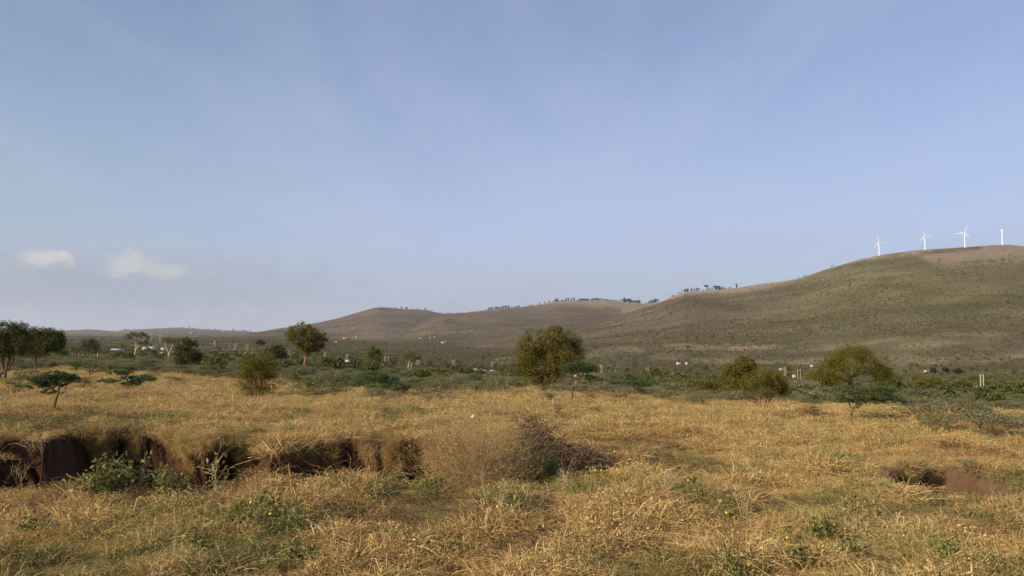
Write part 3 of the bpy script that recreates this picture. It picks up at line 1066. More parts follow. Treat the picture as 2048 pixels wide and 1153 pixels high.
px_tree('umbrella_acacia', 1141, 808, None,
        [(16, 73, 42, 8, 30, 0), (-2, 67, 22, 7), (36, 67, 24, 7), (38, 52, 20, 5), (12, 79, 26, 5)],
        [([(0, 0), (3, 22), (10, 42), (20, 55)], 2.6, 1.9), ([(14, 46), (6, 54), (-4, 62)], 1.4, 0.9), ([(20, 54), (26, 60), (32, 66)], 1.4, 0.9), ([(18, 53), (14, 62), (12, 70)], 1.4, 0.9)],
        ncl=300, per=26, leaf=2.4, leafmat_='acacia_leaf', barkmat='bark', seed=22, flat=0.45, csize=0.13, gap=0.22, limb_r=0.8, cflat=0.45,
        label='small flat-topped acacia with bent bare trunk in front of the round bushy tree')

px_tree('umbrella_acacia', 1698, 852, None,
        [(24, 78, 52, 5), (56, 71, 48, 5), (-14, 68, 38, 5), (44, 61, 46, 5), (6, 58, 40, 5), (76, 54, 42, 5), (112, 48, 24, 5), (34, 49, 42, 5), (-4, 48, 26, 4)],
        [([(0, 0), (3, 16), (9, 32), (18, 42)], 3.8, 2.8), ([(10, 34), (2, 44), (-10, 56)], 1.8, 1.0), ([(17, 41), (34, 50), (56, 62)], 1.6, 0.9)],
        ncl=620, per=26, leaf=2.6, leafmat_='acacia_leaf', barkmat='bark', seed=23, flat=0.6, csize=0.10, gap=0.30, limb_r=1.0, cflat=0.3,
        label='layered dark green umbrella acacia on a slim leaning trunk at right of the grass field')

px_tree('umbrella_acacia', 106, 822, None,
        [(-22, 62, 30, 8), (10, 66, 30, 7), (-36, 50, 20, 7), (26, 60, 24, 6), (0, 74, 22, 5), (-8, 52, 28, 7), (-14, 38, 16, 5)],
        [([(0, 0), (3, 14), (8, 32), (10, 42)], 3.0, 2.2), ([(8, 34), (0, 42), (-14, 52)], 1.5, 0.8), ([(9, 40), (20, 36), (24, 46), (28, 54)], 1.5, 0.8), ([(9, 40), (12, 52), (10, 64)], 1.4, 0.7)],
        ncl=440, per=26, leaf=2.8, leafmat_='acacia_leaf', barkmat='dead_wood', seed=24, flat=0.45, csize=0.12, gap=0.30, limb_r=0.9, cflat=0.45,
        label='green umbrella acacia with dark crooked trunk at left edge of the grass field')

px_tree('umbrella_acacia', 254, 784, None,
        [(-8, 38, 22, 6), (14, 26, 34, 7), (-30, 22, 26, 4), (36, 24, 22, 5), (-22, 40, 18, 5), (6, 16, 26, 5)],
        [([(0, -4), (1, 8), (4, 18)], 1.8, 1.2)],
        ncl=330, per=24, leaf=2.6, leafmat_='acacia_leaf', barkmat='dead_wood', seed=25, flat=0.5, csize=0.12, gap=0.3, limb_r=0.8, cflat=0.4,
        label='low dark acacia with spreading tiers right of the crooked-trunk acacia at far left')

px_tree('tall_tree', 8, 762, None,
        [(-14, 92, 26, 24), (14, 96, 26, 20), (28, 78, 22, 20), (-10, 66, 24, 20), (10, 62, 22, 18), (-30, 80, 28, 30), (34, 66, 14, 12)],
        [([(-6, 0), (-4, 30), (-8, 60)], 4.2, 2.4), ([(0, 0), (6, 30), (12, 58)], 3.4, 1.8), ([(2, 20), (16, 36), (20, 52)], 2.0, 1.1)],
        ncl=360, per=40, leaf=3.4, leafmat_='dark_leaf', barkmat='dead_wood', seed=26, csize=0.19, gap=0.33, limb_r=1.2,
        label='tall dark many-stemmed tree cut by the left border of the picture')

px_tree('spreading_tree', 70, 742, None,
        [(-20, 62, 26, 20), (8, 66, 24, 18), (36, 64, 20, 20), (-4, 48, 30, 15), (24, 48, 26, 15), (42, 56, 13, 16), (-30, 42, 20, 14)],
        [([(0, 0), (0, 20), (2, 46)], 3.4, 2.0), ([(1, 24), (16, 40), (30, 52)], 1.9, 1.1)],
        ncl=480, per=40, leaf=3.4, leafmat_='dark_leaf', barkmat='dead_wood', seed=27, csize=0.2, gap=0.26, limb_r=1.2,
        label='broad dark tree with overhanging rounded crown beside the tall tree at far left')

px_tree('bushy_tree', 375, 748, None,
        [(-4, 58, 15, 13), (10, 52, 16, 14), (-14, 44, 14, 14), (4, 38, 22, 14), (16, 36, 12, 12), (-10, 26, 14, 10)],
        [([(0, 0), (0, 14), (2, 34)], 3.2, 1.8), ([(4, 0), (5, 12), (10, 28)], 2.0, 1.0)],
        ncl=260, per=32, leaf=2.9, leafmat_='dark_leaf', barkmat='red_bark', seed=28, csize=0.19, gap=0.3, limb_r=1.0,
        label='upright dark green tree with short trunk between the pale fever trees and the shrubs')

px_tree('scraggly_shrub', 512, 798, None,
        [(6, 78, 26, 22), (-16, 62, 24, 24), (22, 62, 22, 26), (-22, 40, 22, 26), (18, 36, 24, 26), (-4, 50, 28, 30), (-20, 18, 22, 16), (16, 16, 22, 14)],
        [([(0, 0), (0, 26), (-2, 60)], 2.6, 1.2), ([(4, 0), (9, 22), (16, 56)], 2.2, 1.0), ([(-4, 0), (-12, 22), (-20, 52)], 1.8, 0.8)],
        ncl=620, per=20, leaf=2.6, leafmat_='bush_leaf', barkmat='dead_wood', seed=29, csize=0.19, gap=0.33, limb_r=0.9, twigs=1.3,
        label='yellow-green scraggly shrub leafy to the ground standing in dry grass', cat='shrub')

px_tree('round_tree', 552, 730, None,
        [(-6, 24, 14, 12), (6, 28, 14, 12), (14, 20, 10, 12), (0, 16, 16, 10)],
        [([(0, 0), (0, 8), (1, 18)], 2.2, 1.4)], ncl=170, per=30, leaf=2.6, leafmat_='dark_leaf', barkmat='dead_wood', seed=30, csize=0.2, gap=0.25, limb_r=0.9,
        label='small dense dark tree peeping up behind the yellow-green scraggly shrub')

px_tree('forked_tree', 602, 748, None,
        [(-18, 82, 16, 11), (4, 90, 18, 12), (24, 78, 18, 14), (40, 68, 14, 16), (-6, 72, 20, 12), (12, 60, 22, 14), (32, 52, 14, 10), (6, 46, 14, 8)],
        [([(0, 0), (6, 14), (9, 30), (10, 48)], 3.0, 1.8), ([(8, 26), (14, 42), (22, 60)], 1.7, 0.9), ([(9, 34), (4, 50), (-8, 70)], 1.4, 0.8), ([(-10, 2), (2, 6), (5, 12)], 1.3, 1.1)],
        ncl=330, per=28, leaf=2.9, leafmat_='bush_leaf', barkmat='red_bark', seed=31, csize=0.18, gap=0.36, limb_r=1.0,
        label='tree with leaning forked trunk and airy olive crown breaking the skyline left of centre')

px_tree('umbrella_acacia', 738, 796, None,
        [(10, 46, 34, 8), (36, 38, 24, 7), (-14, 36, 26, 7), (10, 34, 40, 8), (40, 26, 22, 6), (-22, 28, 18, 5), (20, 22, 26, 5)],
        [([(-2, 0), (2, 10), (10, 18)], 2.2, 1.5), ([(5, 12), (16, 18), (28, 26)], 1.3, 0.8)],
        ncl=320, per=26, leaf=2.4, leafmat_='acacia_leaf', barkmat='dead_wood', seed=32, flat=0.35, csize=0.12, gap=0.3, limb_r=0.8, cflat=0.5,
        label='mid-green domed acacia with spiky layered crown in front of the white hip-roofed house')

px_tree('young_acacia', 628, 786, None,
        [(0, 20, 20, 7), (-8, 14, 12, 6), (12, 14, 12, 5)],
        [([(0, -6), (0, 4), (1, 14)], 0.9, 0.5)], ncl=90, per=22, leaf=2.0, leafmat_='bright_leaf', barkmat='bark', seed=33, flat=0.3, csize=0.17, gap=0.2, limb_r=0.5,
        label='bright green young acacia standing low in the grass below the forked tree')

px_tree('bushy_tree', 748, 745, None,
        [(-2, 44, 10, 10), (5, 34, 11, 12), (-8, 32, 8, 9), (-14, 14, 20, 8), (8, 26, 8, 8)],
        [([(2, 0), (2, 14), (1, 32)], 1.7, 1.0)], ncl=170, per=26, leaf=2.3, leafmat_='bush_leaf', barkmat='dead_wood', seed=34, csize=0.2, gap=0.3, limb_r=0.7,
        label='narrow rusty-green tree right of the white hip-roofed house')

px_tree('fever_tree', 818, 750, None,
        [(4, 40, 12, 5), (-6, 36, 10, 5), (14, 34, 10, 4), (4, 32, 12, 4)],
        [([(0, 0), (-1, 14), (0, 32)], 1.5, 0.8), ([(3, 0), (4, 12), (6, 24)], 1.0, 0.5)], ncl=70, per=22, leaf=2.2, leafmat_='fever_leaf', barkmat='fever_bark', seed=35, csize=0.2, gap=0.3, limb_r=0.6,
        label='thin pale-trunked fever tree with small crown in the scrub right of the hip-roofed house')
px_tree('fever_tree', 268, 718, None,
        [(2, 48, 20, 4), (-10, 44, 12, 4), (18, 42, 14, 4), (20, 32, 12, 4)],
        [([(0, 0), (2, 12), (4, 22)], 1.9, 1.5), ([(4, 22), (3, 32), (2, 44)], 1.1, 0.6), ([(4, 20), (11, 30), (18, 38)], 1.3, 0.7)],
        ncl=90, per=20, leaf=2.3, leafmat_='fever_leaf', barkmat='fever_bark', seed=36, csize=0.16, gap=0.35, limb_r=0.6, flat=0.3,
        label='fever tree with forked bright yellow trunk and thin flat crown, left of two')
px_tree('fever_tree', 337, 718, None,
        [(2, 38, 18, 4), (-10, 34, 10, 4), (14, 34, 12, 4)],
        [([(0, 0), (1, 8), (1, 12)], 1.6, 1.3), ([(1, 10), (-4, 20), (-8, 32)], 1.1, 0.6), ([(1, 10), (5, 20), (8, 32)], 1.1, 0.6)],
        ncl=70, per=18, leaf=2.3, leafmat_='fever_leaf', barkmat='fever_bark', seed=37, csize=0.16, gap=0.4, limb_r=0.6, flat=0.3,
        label='fever tree with pale V-shaped trunk beside the upright dark tree')

px_tree('willowy_tree', 1700, 804, None,
        [(8, 100, 28, 18), (-26, 92, 24, 18), (32, 92, 24, 18), (-44, 72, 26, 20), (46, 74, 30, 16), (68, 62, 22, 18), (-64, 52, 24, 16), (-36, 50, 26, 14), (-10, 74, 26, 16), (76, 52, 14, 14), (-52, 36, 20, 12)],
        [([(0, 0), (0, 30), (2, 52)], 4.0, 2.8), ([(1, 46), (16, 62), (34, 82)], 2.2, 1.2), ([(1, 46), (-14, 62), (-34, 78)], 2.2, 1.2), ([(2, 50), (28, 56), (56, 66)], 1.8, 1.0), ([(0, 40), (-24, 48), (-50, 50)], 1.6, 0.9)],
        ncl=560, per=44, leaf=3.0, leafmat_='willow_leaf', barkmat='dead_wood', seed=38, csize=0.2, gap=0.3, limb_r=1.4, droop=7.0, aspect=0.35,
        label='wide yellow-green tree with drooping rounded masses behind the layered acacia at right')

px_tree('bushy_tree', 1478, 806, None,
        [(8, 76, 22, 16), (-10, 66, 24, 14), (22, 66, 14, 14), (-20, 52, 20, 18), (6, 54, 24, 20), (-12, 34, 22, 18), (10, 34, 20, 18)],
        [([(0, 0), (-2, 20), (-6, 46)], 2.8, 1.4), ([(5, 0), (7, 18), (12, 46)], 2.2, 1.1)],
        ncl=330, per=34, leaf=3.0, leafmat_='bush_leaf', barkmat='red_bark', seed=39, csize=0.19, gap=0.3, limb_r=1.0,
        label='olive-green rounded tree partly behind the multi-stemmed lighter tree right of centre')

px_tree('multistem_tree', 1526, 826, None,
        [(0, 72, 28, 16), (-24, 60, 22, 18), (24, 62, 24, 16), (38, 48, 20, 18), (0, 52, 34, 18), (-26, 50, 18, 12), (26, 46, 24, 10), (46, 44, 12, 11)],
        [([(-4, 0), (-5, 18), (-10, 46)], 1.9, 1.0), ([(2, 0), (3, 20), (8, 52)], 2.0, 1.0), ([(8, 0), (10, 18), (22, 42)], 2.2, 1.0), ([(-4, 16), (-16, 34), (-26, 52)], 1.1, 0.6)],
        ncl=520, per=24, leaf=2.4, leafmat_='bush_leaf', barkmat='red_bark', seed=40, csize=0.19, gap=0.30, limb_r=0.9, twigs=1.1,
        label='feathery grey-green tree on several slim reddish stems right of centre')

px_tree('round_bush', 1405, 790, None,
        [(-18, 16, 20, 14), (6, 20, 22, 14), (24, 14, 18, 12), (0, 10, 30, 10)],
        [([(0, 0), (0, 6), (2, 16)], 1.6, 0.9), ([(-6, 0), (-10, 6), (-16, 14)], 1.2, 0.7)], ncl=230, per=28, leaf=2.6, leafmat_='bush_leaf', barkmat='dead_wood', seed=41, csize=0.2, gap=0.28, limb_r=0.8,
        label='low wide olive bush left of the two trees right of centre', cat='bush')
for bx, by, dd, w, h, mat, lab, sd in (
        (1283, 768, 150, 22, 20, 'bush_leaf', 'dome-shaped bush near the power poles, left of a browner one', 51),
        (1333, 772, 140, 24, 20, 'bush_leaf', 'brownish domed bush right of its greener neighbour near the power poles', 52),
        (1312, 756, 190, 13, 22, 'bush_leaf', 'upright bush between the two domed bushes near the power poles', 53),
        (1880, 800, 118, 28, 18, 'bush_leaf', 'low rusty bush in front of the white shed walls at right', 54),
        (1790, 796, 108, 22, 26, 'willow_leaf', 'rounded bush at the right foot of the wide yellow-green tree', 55),
        (1620, 838, 34, 26, 28, 'dry_leaf', 'leafless grey-brown bush in grass left of the layered acacia', 56),
        (1960, 860, 27, 30, 24, 'dark_leaf', 'dark tangled bush at right border above the grass', 57),
        (176, 706, 210, 22, 28, 'dark_leaf', 'dark rounded bush beyond the fence posts at left', 58),
        (735, 772, 110, 20, 18, 'scrub_leaf', 'grey scrubby bush below the narrow rusty-green tree', 59),
        (655, 738, 180, 16, 24, 'dark_leaf', 'dark bush left of the white hip-roofed house', 60),
        (572, 738, 150, 13, 17, 'dark_leaf', 'dark ball-like bush left of the forked tree trunk', 61),
        (520, 678, 1300, 9, 10, 'ridge_leaf', 'dark round tree far off on the left plain', 62)):
    px_tree('bush', bx, by, None if by > 690 else dd, [(-0.4 * w, 0.45 * h, 0.6 * w, 0.45 * h), (0.35 * w, 0.5 * h, 0.6 * w, 0.48 * h), (0, 0.62 * h, 0.6 * w, 0.4 * h), (0.1 * w, 0.3 * h, 0.8 * w, 0.3 * h)],
            [([(0, 0), (0, 0.2 * h), (0.05 * w, 0.5 * h)], 1.4, 0.7), ([(-2, 0), (-0.2 * w, 0.2 * h), (-0.35 * w, 0.4 * h)], 1.1, 0.5)],
            ncl=150, per=(12 if mat == 'dry_leaf' else 24), leaf=2.3, leafmat_=mat, barkmat='dead_wood', seed=sd, csize=0.2, gap=0.3, limb_r=0.6, label=lab, cat='bush', twigs=1.4)

px_tree('round_tree', 1856, 792, None,
        [(-12, 26, 14, 9), (6, 28, 18, 10), (18, 20, 10, 8), (-12, 16, 10, 9)],
        [([(-2, 0), (0, 10), (-6, 22)], 2.4, 1.2), ([(4, 0), (4, 10), (10, 22)], 2.0, 1.1)], ncl=190, per=28, leaf=2.5, leafmat_='willow_leaf', barkmat='red_bark', seed=64, csize=0.2, gap=0.28, limb_r=0.9,
        label='spreading tree with reddish stems in front of the white shed walls at right')
px_tree('round_tree', 1928, 792, None,
        [(-8, 14, 12, 11), (6, 15, 13, 11), (0, 20, 12, 8)],
        [([(0, 0), (0, 5), (0, 12)], 1.6, 1.0)], ncl=190, per=30, leaf=2.4, leafmat_='dark_leaf', barkmat='dead_wood', seed=65, csize=0.2, gap=0.2, limb_r=0.8,
        label='dense dark ball-shaped tree between the white shed walls and the grey gabled shed')
for i, (bx, by, w, h) in enumerate(((1866, 748, 6, 12), (1891, 747, 10, 11), (1916, 748, 11, 10))):
    px_tree('round_tree', bx, by, None, [(-0.3 * w, h * 0.55, w * 0.7, h * 0.42), (0.3 * w, h * 0.5, w * 0.7, h * 0.42), (0, h * 0.6, w * 0.7, h * 0.4)], [([(0, 0), (0, h * 0.2), (0, h * 0.5)], 0.9, 0.5)],
            ncl=70, per=22, leaf=2.2, leafmat_='ridge_leaf', barkmat='dead_wood', seed=66 + i, csize=0.22, gap=0.1, limb_r=0.5,
            label=('narrowest of three dark clipped trees beside the red earth at right', 'middle of three dark clipped trees beside the red earth at right', 'widest, rightmost of three dark clipped trees beside the red earth')[i])

# the belt of flat-topped thorn trees beyond the field


def belt_kind(seed, w, h, tiers, mat, bark):
    """one kind of small flat-topped acacia, metres, at the origin: (trunk mesh, crown mesh)"""
    rng = np.random.default_rng(seed)
    blobs = []
    for k in range(tiers):
        f = k / max(tiers - 1, 1)
        z = h * (0.97 - 0.42 * f)
        cx = 0 if k == 0 else rng.normal() * w * 0.2
        cy = 0 if k == 0 else rng.normal() * w * 0.2
        rr = w * 0.5 * (0.55 + 0.35 * rng.random()) if k else w * 0.42
        blobs.append((cx, cy, z, rr, rr * (0.8 + 0.3 * rng.random()), h * 0.075))
    t = MB()
    lean = rng.normal(size=2) * 0.12 * h
    st = bez(np.array([0, 0, -0.1]), np.array([lean[0] * 1.5, lean[1], h * 0.3]), np.array([lean[0], lean[1], h * 0.55]), 6)
    t.tube(st, np.linspace(0.055, 0.035, 6) * h / 1.8, 6)
    for b in blobs:
        for _k in range(3):
            e = np.array([b[0] + rng.normal() * b[3] * 0.4, b[1] + rng.normal() * b[4] * 0.4, b[2]])
            t.tube(bez(st[3 + _k % 3], (st[4] + e) / 2 - np.array([0, 0, 0.08 * h]), e, 6), np.linspace(0.03, 0.008, 6) * h / 1.8, 4)
    c = MB()
    pts = crown_points(rng, blobs, 90, 0.28, 0.1, seed)
    cl = np.repeat(pts, 16, axis=0)
    off = rng.normal(size=cl.shape) * np.array([0.10, 0.10, 0.035]) * w * 0.7
    c.leaves(cl + off, 0.10 * w / 3.0, rng, 0.5, 0.6)
    return t.mesh('trunk', bark, True), c.mesh('crown', mat)


KINDS = [belt_kind(700 + i, w, h, n, m, b) for i, (w, h, n, m, b) in enumerate((
    (3.4, 1.7, 3, 'acacia_leaf', 'dead_wood'), (2.8, 1.5, 4, 'grey_acacia_leaf', 'bark'), (4.2, 1.9, 4, 'grey_acacia_leaf', 'dead_wood'), (3.0, 2.0, 3, 'grey_acacia_leaf', 'bark'),
    (3.8, 1.5, 5, 'grey_acacia_leaf', 'dead_wood'), (2.4, 1.3, 3, 'grey_acacia_leaf', 'bark'), (4.6, 2.0, 5, 'grey_acacia_leaf', 'dead_wood')))]
PROTO = []
for i, (tm, cm) in enumerate(KINDS):
    PROTO.append((tm, cm))


def thorn_tree(loc, k, s, rz, label, group):
    r = empty('thorn_tree', loc, label, 'tree', group, rz)
    r.scale = s
    for nm, me in (('trunk', KINDS[k][0]), ('crown', KINDS[k][1])):
        o = bpy.data.objects.new(nm, me)
        COL.objects.link(o)
        o.parent = r
    return r


BELT_LABEL = 'small flat-topped thorn acacia in the green belt beyond the dry grass field'


def build_belt():
    n = 0
    tries = 0
    rng = np.random.default_rng(77)
    placed = []
    while n < 285 and tries < 6000:
        tries += 1
        az = RAD(-35) + RAD(70) * rng.random()
        ed = float(edge_d(az))
        d = ed * (0.97 + 2.4 * rng.random() ** 1.7)
        x, y = d * math.sin(az), d * math.cos(az)
        if fbm(np.array([x / 22.0]), np.array([y / 22.0]), 611, 3)[0] < -0.22:
            continue
        if any((x - p[0]) ** 2 + (y - p[1]) ** 2 < (1.2 + d * 0.006) ** 2 for p in placed):
            continue
        placed.append((x, y))
        k = int(rng.integers(0, len(KINDS)))
        s = (0.6 + 0.45 * rng.random()) * float(np.interp(d, [20, 45, 80, 130, 200], [0.2, 0.34, 0.5, 0.7, 0.9]) if az > 0.22 else np.interp(d, [20, 45, 80, 130], [0.34, 0.58, 0.9, 1.05]))
        thorn_tree((x, y, hz(x, y)), k, (s, s, s * (0.85 + 0.3 * rng.random())), rng.random() * 6.28, BELT_LABEL, 'thorn acacias in the green belt')
        n += 1




def build_strays():
    rng = np.random.default_rng(91)
    for _i in range(60):
        az = RAD(-34) + RAD(68) * rng.random()
        d = float(edge_d(az)) * (0.60 + 0.45 * rng.random() ** 0.6)
        x, y = d * math.sin(az), d * math.cos(az)
        s = (0.35 + 0.4 * rng.random()) * float(np.interp(d, [20, 40, 80], [0.5, 0.8, 1.1]))
        thorn_tree((x, y, hz(x, y)), (1, 2, 4, 5)[int(rng.integers(0, 4))], (s, s, s), rng.random() * 6.28,
                   'low grey-green thorn bush scattered in the dry grass short of the green belt', 'stray thorn bushes in the grass')


build_belt()
build_strays()
for px, py, k, s, lab in (
        (1275, 800, 0, 0.85, 'dark low acacia with a small white object above it, right of the bent-trunk acacia'),
        (1000, 790, 5, 0.9, 'small bluish thorn bush left of the round bushy tree'),
        (1100, 812, 5, 0.62, 'bluish thorn seedling below the round bushy tree, upper of two'),
        (1112, 836, 5, 0.55, 'straggly green thorn seedling right of the dark brushwood heap, lower of two'),
        (1182, 806, 5, 0.45, 'tiny dark thorn seedling right of the bent acacia trunk'),
        (858, 812, 4, 0.75, 'grey-green thorn tree at the near edge of the belt, above the dry twiggy bush'),
        (885, 796, 1, 0.9, 'low thorn tree with a level top left of the bluish thorn bush'),
        (185, 765, 3, 0.9, 'thin-stemmed acacia standing alone on the brown grass at left'),
        (150, 752, 0, 0.9, 'flat green acacia at left just behind the thin-stemmed one'),
        (166, 790, 5, 0.8, 'grey thorn bush beside the thin-stemmed acacia at left'),
        (1610, 806, 2, 0.95, 'broad bluish acacia between the multi-stemmed tree and the wide yellow-green tree'),
        (1660, 812, 4, 0.8, 'bluish low acacia left of the layered acacia crown'),
        (1470, 806, 1, 0.7, 'bluish flat acacia at the foot of the multi-stemmed tree'),
        (1840, 822, 4, 0.9, 'grey-green acacia right of the layered acacia, first along the grass edge'),
        (2020, 882, 1, 0.75, 'dark grey acacia low in the grass at the right border'),
        (1940, 850, 2, 0.6, 'wide grey acacia above the right earth pit'),
        (60, 780, 1, 0.8, 'dark scrubby acacia under the tall tree at far left'),
        (30, 800, 5, 0.8, 'small scrubby acacia near the left border in front of the tall tree')):
    x, y, z, d = G(px, py)
    s *= float(np.interp(d, [20, 32, 45, 60], [0.5, 0.62, 0.8, 1.0]))
    thorn_tree((x, y, z), k, (s, s, s), px * 0.37, lab, None)

# scrub: too many to count, out to the hills


def scrub_kind(seed, mat, n, h, leaf=0.22):
    rng = np.random.default_rng(seed)
    mb = MB()
    blobs = [(rng.normal() * 0.22, rng.normal() * 0.22, h * (0.4 + 0.25 * rng.random()), 0.34, 0.34, h * 0.36) for _ in range(4)]
    p = crown_points(rng, blobs, n, 0.2, 0.5, seed)
    mb.leaves(p, leaf, rng, 0.15, 0.8)
    return mb.mesh('scrub_bush', mat)


SCRUB = [scrub_kind(800 + i, 'scrub_leaf', 180, 0.75, 0.13) for i in range(4)] + [scrub_kind(810 + i, 'grey_acacia_leaf', 70, 0.6) for i in range(2)]
SCRUB += [scrub_kind(820, 'dark_leaf', 320, 0.9, 0.11)] + [c for t, c in KINDS]      # 6 dark, 7.. flat crowns
SCRUB += [scrub_kind(830 + i, 'bush_leaf', 180, 0.75, 0.13) for i in range(2)]       # 14-15 olive
SCRUB += [scrub_kind(840 + i, 'hill_scrub_leaf', 60, 0.62) for i in range(4)]  # 16-19 pale scrub of the hills


def build_scrub():
    A0 = RAD(36)
    az, d = spread_points(300000, -A0, A0, 45, 5200, 2.0)
    u = R.random(len(az))
    ed = edge_d(az)
    keep = d > ed * (1.0 + 0.12 * R.random(len(az)))
    az2, d2 = spread_points(90000, -RAD(22), RAD(34), 900, 5000, 1.6)
    az, d, u, keep = np.concatenate([az, az2]), np.concatenate([d, d2]), np.concatenate([u, R.random(len(az2))]), np.concatenate([keep, d2 > 0])
    X, Y = d * np.sin(az), d * np.cos(az)
    n2 = fbm(X / 80.0, Y / 60.0, 205, 5)
    n3 = fbm(X / 260.0, Y / 300.0, 207, 5)
    dens = np.where(d < 1200, np.clip(0.66 - 0.9 * n2, 0.32, 1.0), 0.85)
    dens = dens * np.clip(0.75 + 1.6 * fbm(X / 14.0, Y / 14.0, 613, 3), 0.1, 1.0) ** (d < 350) * np.where(d < 350, 0.45 + 0.4 * np.clip(d / edge_d(az) - 1, 0, 1), 1.0)
    Z = height(X, Y, False)
    onbare = bare_mask(az, d, Z, n3) > 0.5
    dens = dens * np.where(d > 900, np.clip(0.8 + 1.3 * fbm(X / 110.0, Y / 150.0, 617, 4), 0.2, 1.0), 1.0)
    dens = np.where(onbare, 0.012, dens)
    dens = np.where(d > 4400, dens * 0.6, dens)
    keep &= u < dens
    X, Y, Z, d, az, n2 = X[keep], Y[keep], Z[keep], d[keep], az[keep], n2[keep]
    n = len(X)
    u = R.random(n)
    pick = R.integers(0, 4, n)
    flat = d < 420
    pick = np.where(flat & (u < 0.65), R.integers(7, 14, n), pick)
    pick = np.where((d >= 420) & (u < 0.25), R.integers(4, 6, n), pick)
    pick = np.where(u > 0.965, 6, pick)
    pick = np.where((az > 0.2) & (u > 0.45) & (u < 0.8) & (d > 400), R.integers(14, 16, n), pick)
    pick = np.where((d > 650 + 300 * R.random(n)) & (R.random(n) < 0.78), R.integers(16, 20, n), pick)
    s = (1.2 + 1.6 * R.random(n) ** 2) * (1 + 0.35 * sstep(800, 2500, d))
    s = np.where((pick >= 7) & (pick < 14), 0.55 + 0.5 * R.random(n), s)
    s = s * np.interp(d, [20, 45, 80, 140, 300], [0.16, 0.26, 0.42, 0.62, 1.0])
    s = np.where(pick == 6, s * (1.3 + 0.9 * R.random(n)), s)
    rot = np.stack([np.zeros(n), np.zeros(n), R.random(n) * 6.283], 1)
    sc3 = np.stack([s, s, s * (0.75 + 0.4 * R.random(n))], 1)
    scatter('thorn_scrub', np.stack([X, Y, Z], 1), rot, sc3, pick, SCRUB, 'olive and grey-green thorn scrub covering the plain and the hillsides')


build_scrub()

# ------------------------------------------------------------------ the hilltop: wind turbines, ridge trees, bushes on the bare slopes


def on_ridge(px, dr, py=605):
    x, y, z = at(px, dr, py)
    return x, y, z


def pixel_height(px, py, d):
    rx, ry, rz = ray(px, py)
    return CAM_Z + d * rz / math.hypot(rx, ry)


def blade_mesh(length):
    mb = MB()
    n = 9
    rows = []
    for i in range(n):
        u = i / (n - 1)
        ch = np.interp(u, [0, 0.06, 0.2, 1], [1.1, 1.2, 2.5, 0.5]) * 0.5
        th = np.interp(u, [0, 0.2, 1], [1.0, 0.5, 0.12]) * 0.5
        tw = np.interp(u, [0, 1], [0.5, 0.05])
        for a in np.arange(8) * math.pi / 4:
            cx, cy = math.cos(a) * ch, math.sin(a) * th
            rows.append((cx * math.cos(tw) - cy * math.sin(tw), cx * math.sin(tw) + cy * math.cos(tw), 1.0 + u * (length - 1)))
    q = [(i * 8 + k, i * 8 + (k + 1) % 8, (i + 1) * 8 + (k + 1) % 8, (i + 1) * 8 + k) for i in range(n - 1) for k in range(8)]
    e = (n - 1) * 8
    mb.add(rows, q, [(e, e + k, e + k + 1) for k in range(1, 7)])
    return mb.mesh('blade', 'white_paint', True)


BLADE = blade_mesh(27.0)
for px, hy, angs, yaw, lab in (
        (1758, 484.5, (16, 137, 256), 12, 'white wind turbine lowest on the ridge, leftmost of four'),
        (1850, 472.5, (20, 138, 258), 8, 'white wind turbine second from left along the ridge, above the slope with bare grass'),
        (1930, 465.5, (-24, 98, 217), -6, 'white wind turbine with one blade pointing level to the left'),
        (2005, 461.0, (50, 170, 290), 80, 'white wind turbine seen edge-on, rightmost on the hilltop')):
    d = 2990.0
    x, y, z = on_ridge(px, d, 490)
    hub = pixel_height(px, hy, d)
    root = empty('wind_turbine', (x, y, z), lab, 'wind turbine', 'wind turbines on the ridge', rz=-math.atan2(x, y) + RAD(yaw))
    H = hub - z
    t = MB()
    t.tube([(0, 0, -3), (0, 0, H * 0.5), (0, 0, H - 1.2)], [2.0, 1.65, 1.25], 16)
    t.obj('tower', 'white_paint', root, smooth=True)
    nb = MB()
    nb.tube([(0, -2.6, H), (0, -2.2, H), (0, 4.2, H + 0.1), (0, 5.2, H + 0.1)], [1.2, 1.7, 1.6, 1.0], 10)
    nb.obj('nacelle', 'white_paint', root, smooth=True)
    hb = MB()
    hb.ball((0, -3.6, H), (1.4, 1.8, 1.4), 12, 8)
    hb.obj('hub', 'white_paint', root, smooth=True)
    for a in angs:
        b = bpy.data.objects.new('blade', BLADE)
        COL.objects.link(b)
        b.parent = root
        b.location = (0, -3.6, H)
        b.rotation_euler = (0, RAD(-a), 0)


def ridge_kind(seed, w, h, shape):
    rng = np.random.default_rng(seed)
    mb = MB()
    if shape == 'tall':
        blobs = [(rng.normal() * w * 0.08, 0, h * f, w * 0.5 * g, w * 0.5 * g, h * 0.14) for f, g in ((0.3, 0.8), (0.48, 1.0), (0.64, 0.9), (0.8, 0.65), (0.92, 0.35))]
    elif shape == 'lolly':
        blobs = [(rng.normal() * w * 0.2, 0, h * f, w * 0.5, w * 0.5, h * 0.14) for f in (0.78, 0.88)]
    else:
        blobs = [(rng.normal() * w * 0.22, rng.normal() * w * 0.2, h * (0.45 + 0.2 * rng.random()), w * 0.36, w * 0.36, h * 0.36) for _ in range(5)]
    mb.tube([(0, 0, -1), (0, 0, h * 0.4), (rng.normal() * 0.3, 0, h * 0.85)], [h * 0.028, h * 0.02, h * 0.008], 6)
    p = crown_points(rng, blobs, 260, 0.2, 0.4, seed)
    mb.leaves(p, h * 0.10, rng, 0.0, 0.8)
    return mb.mesh('ridge_tree', 'ridge_leaf')


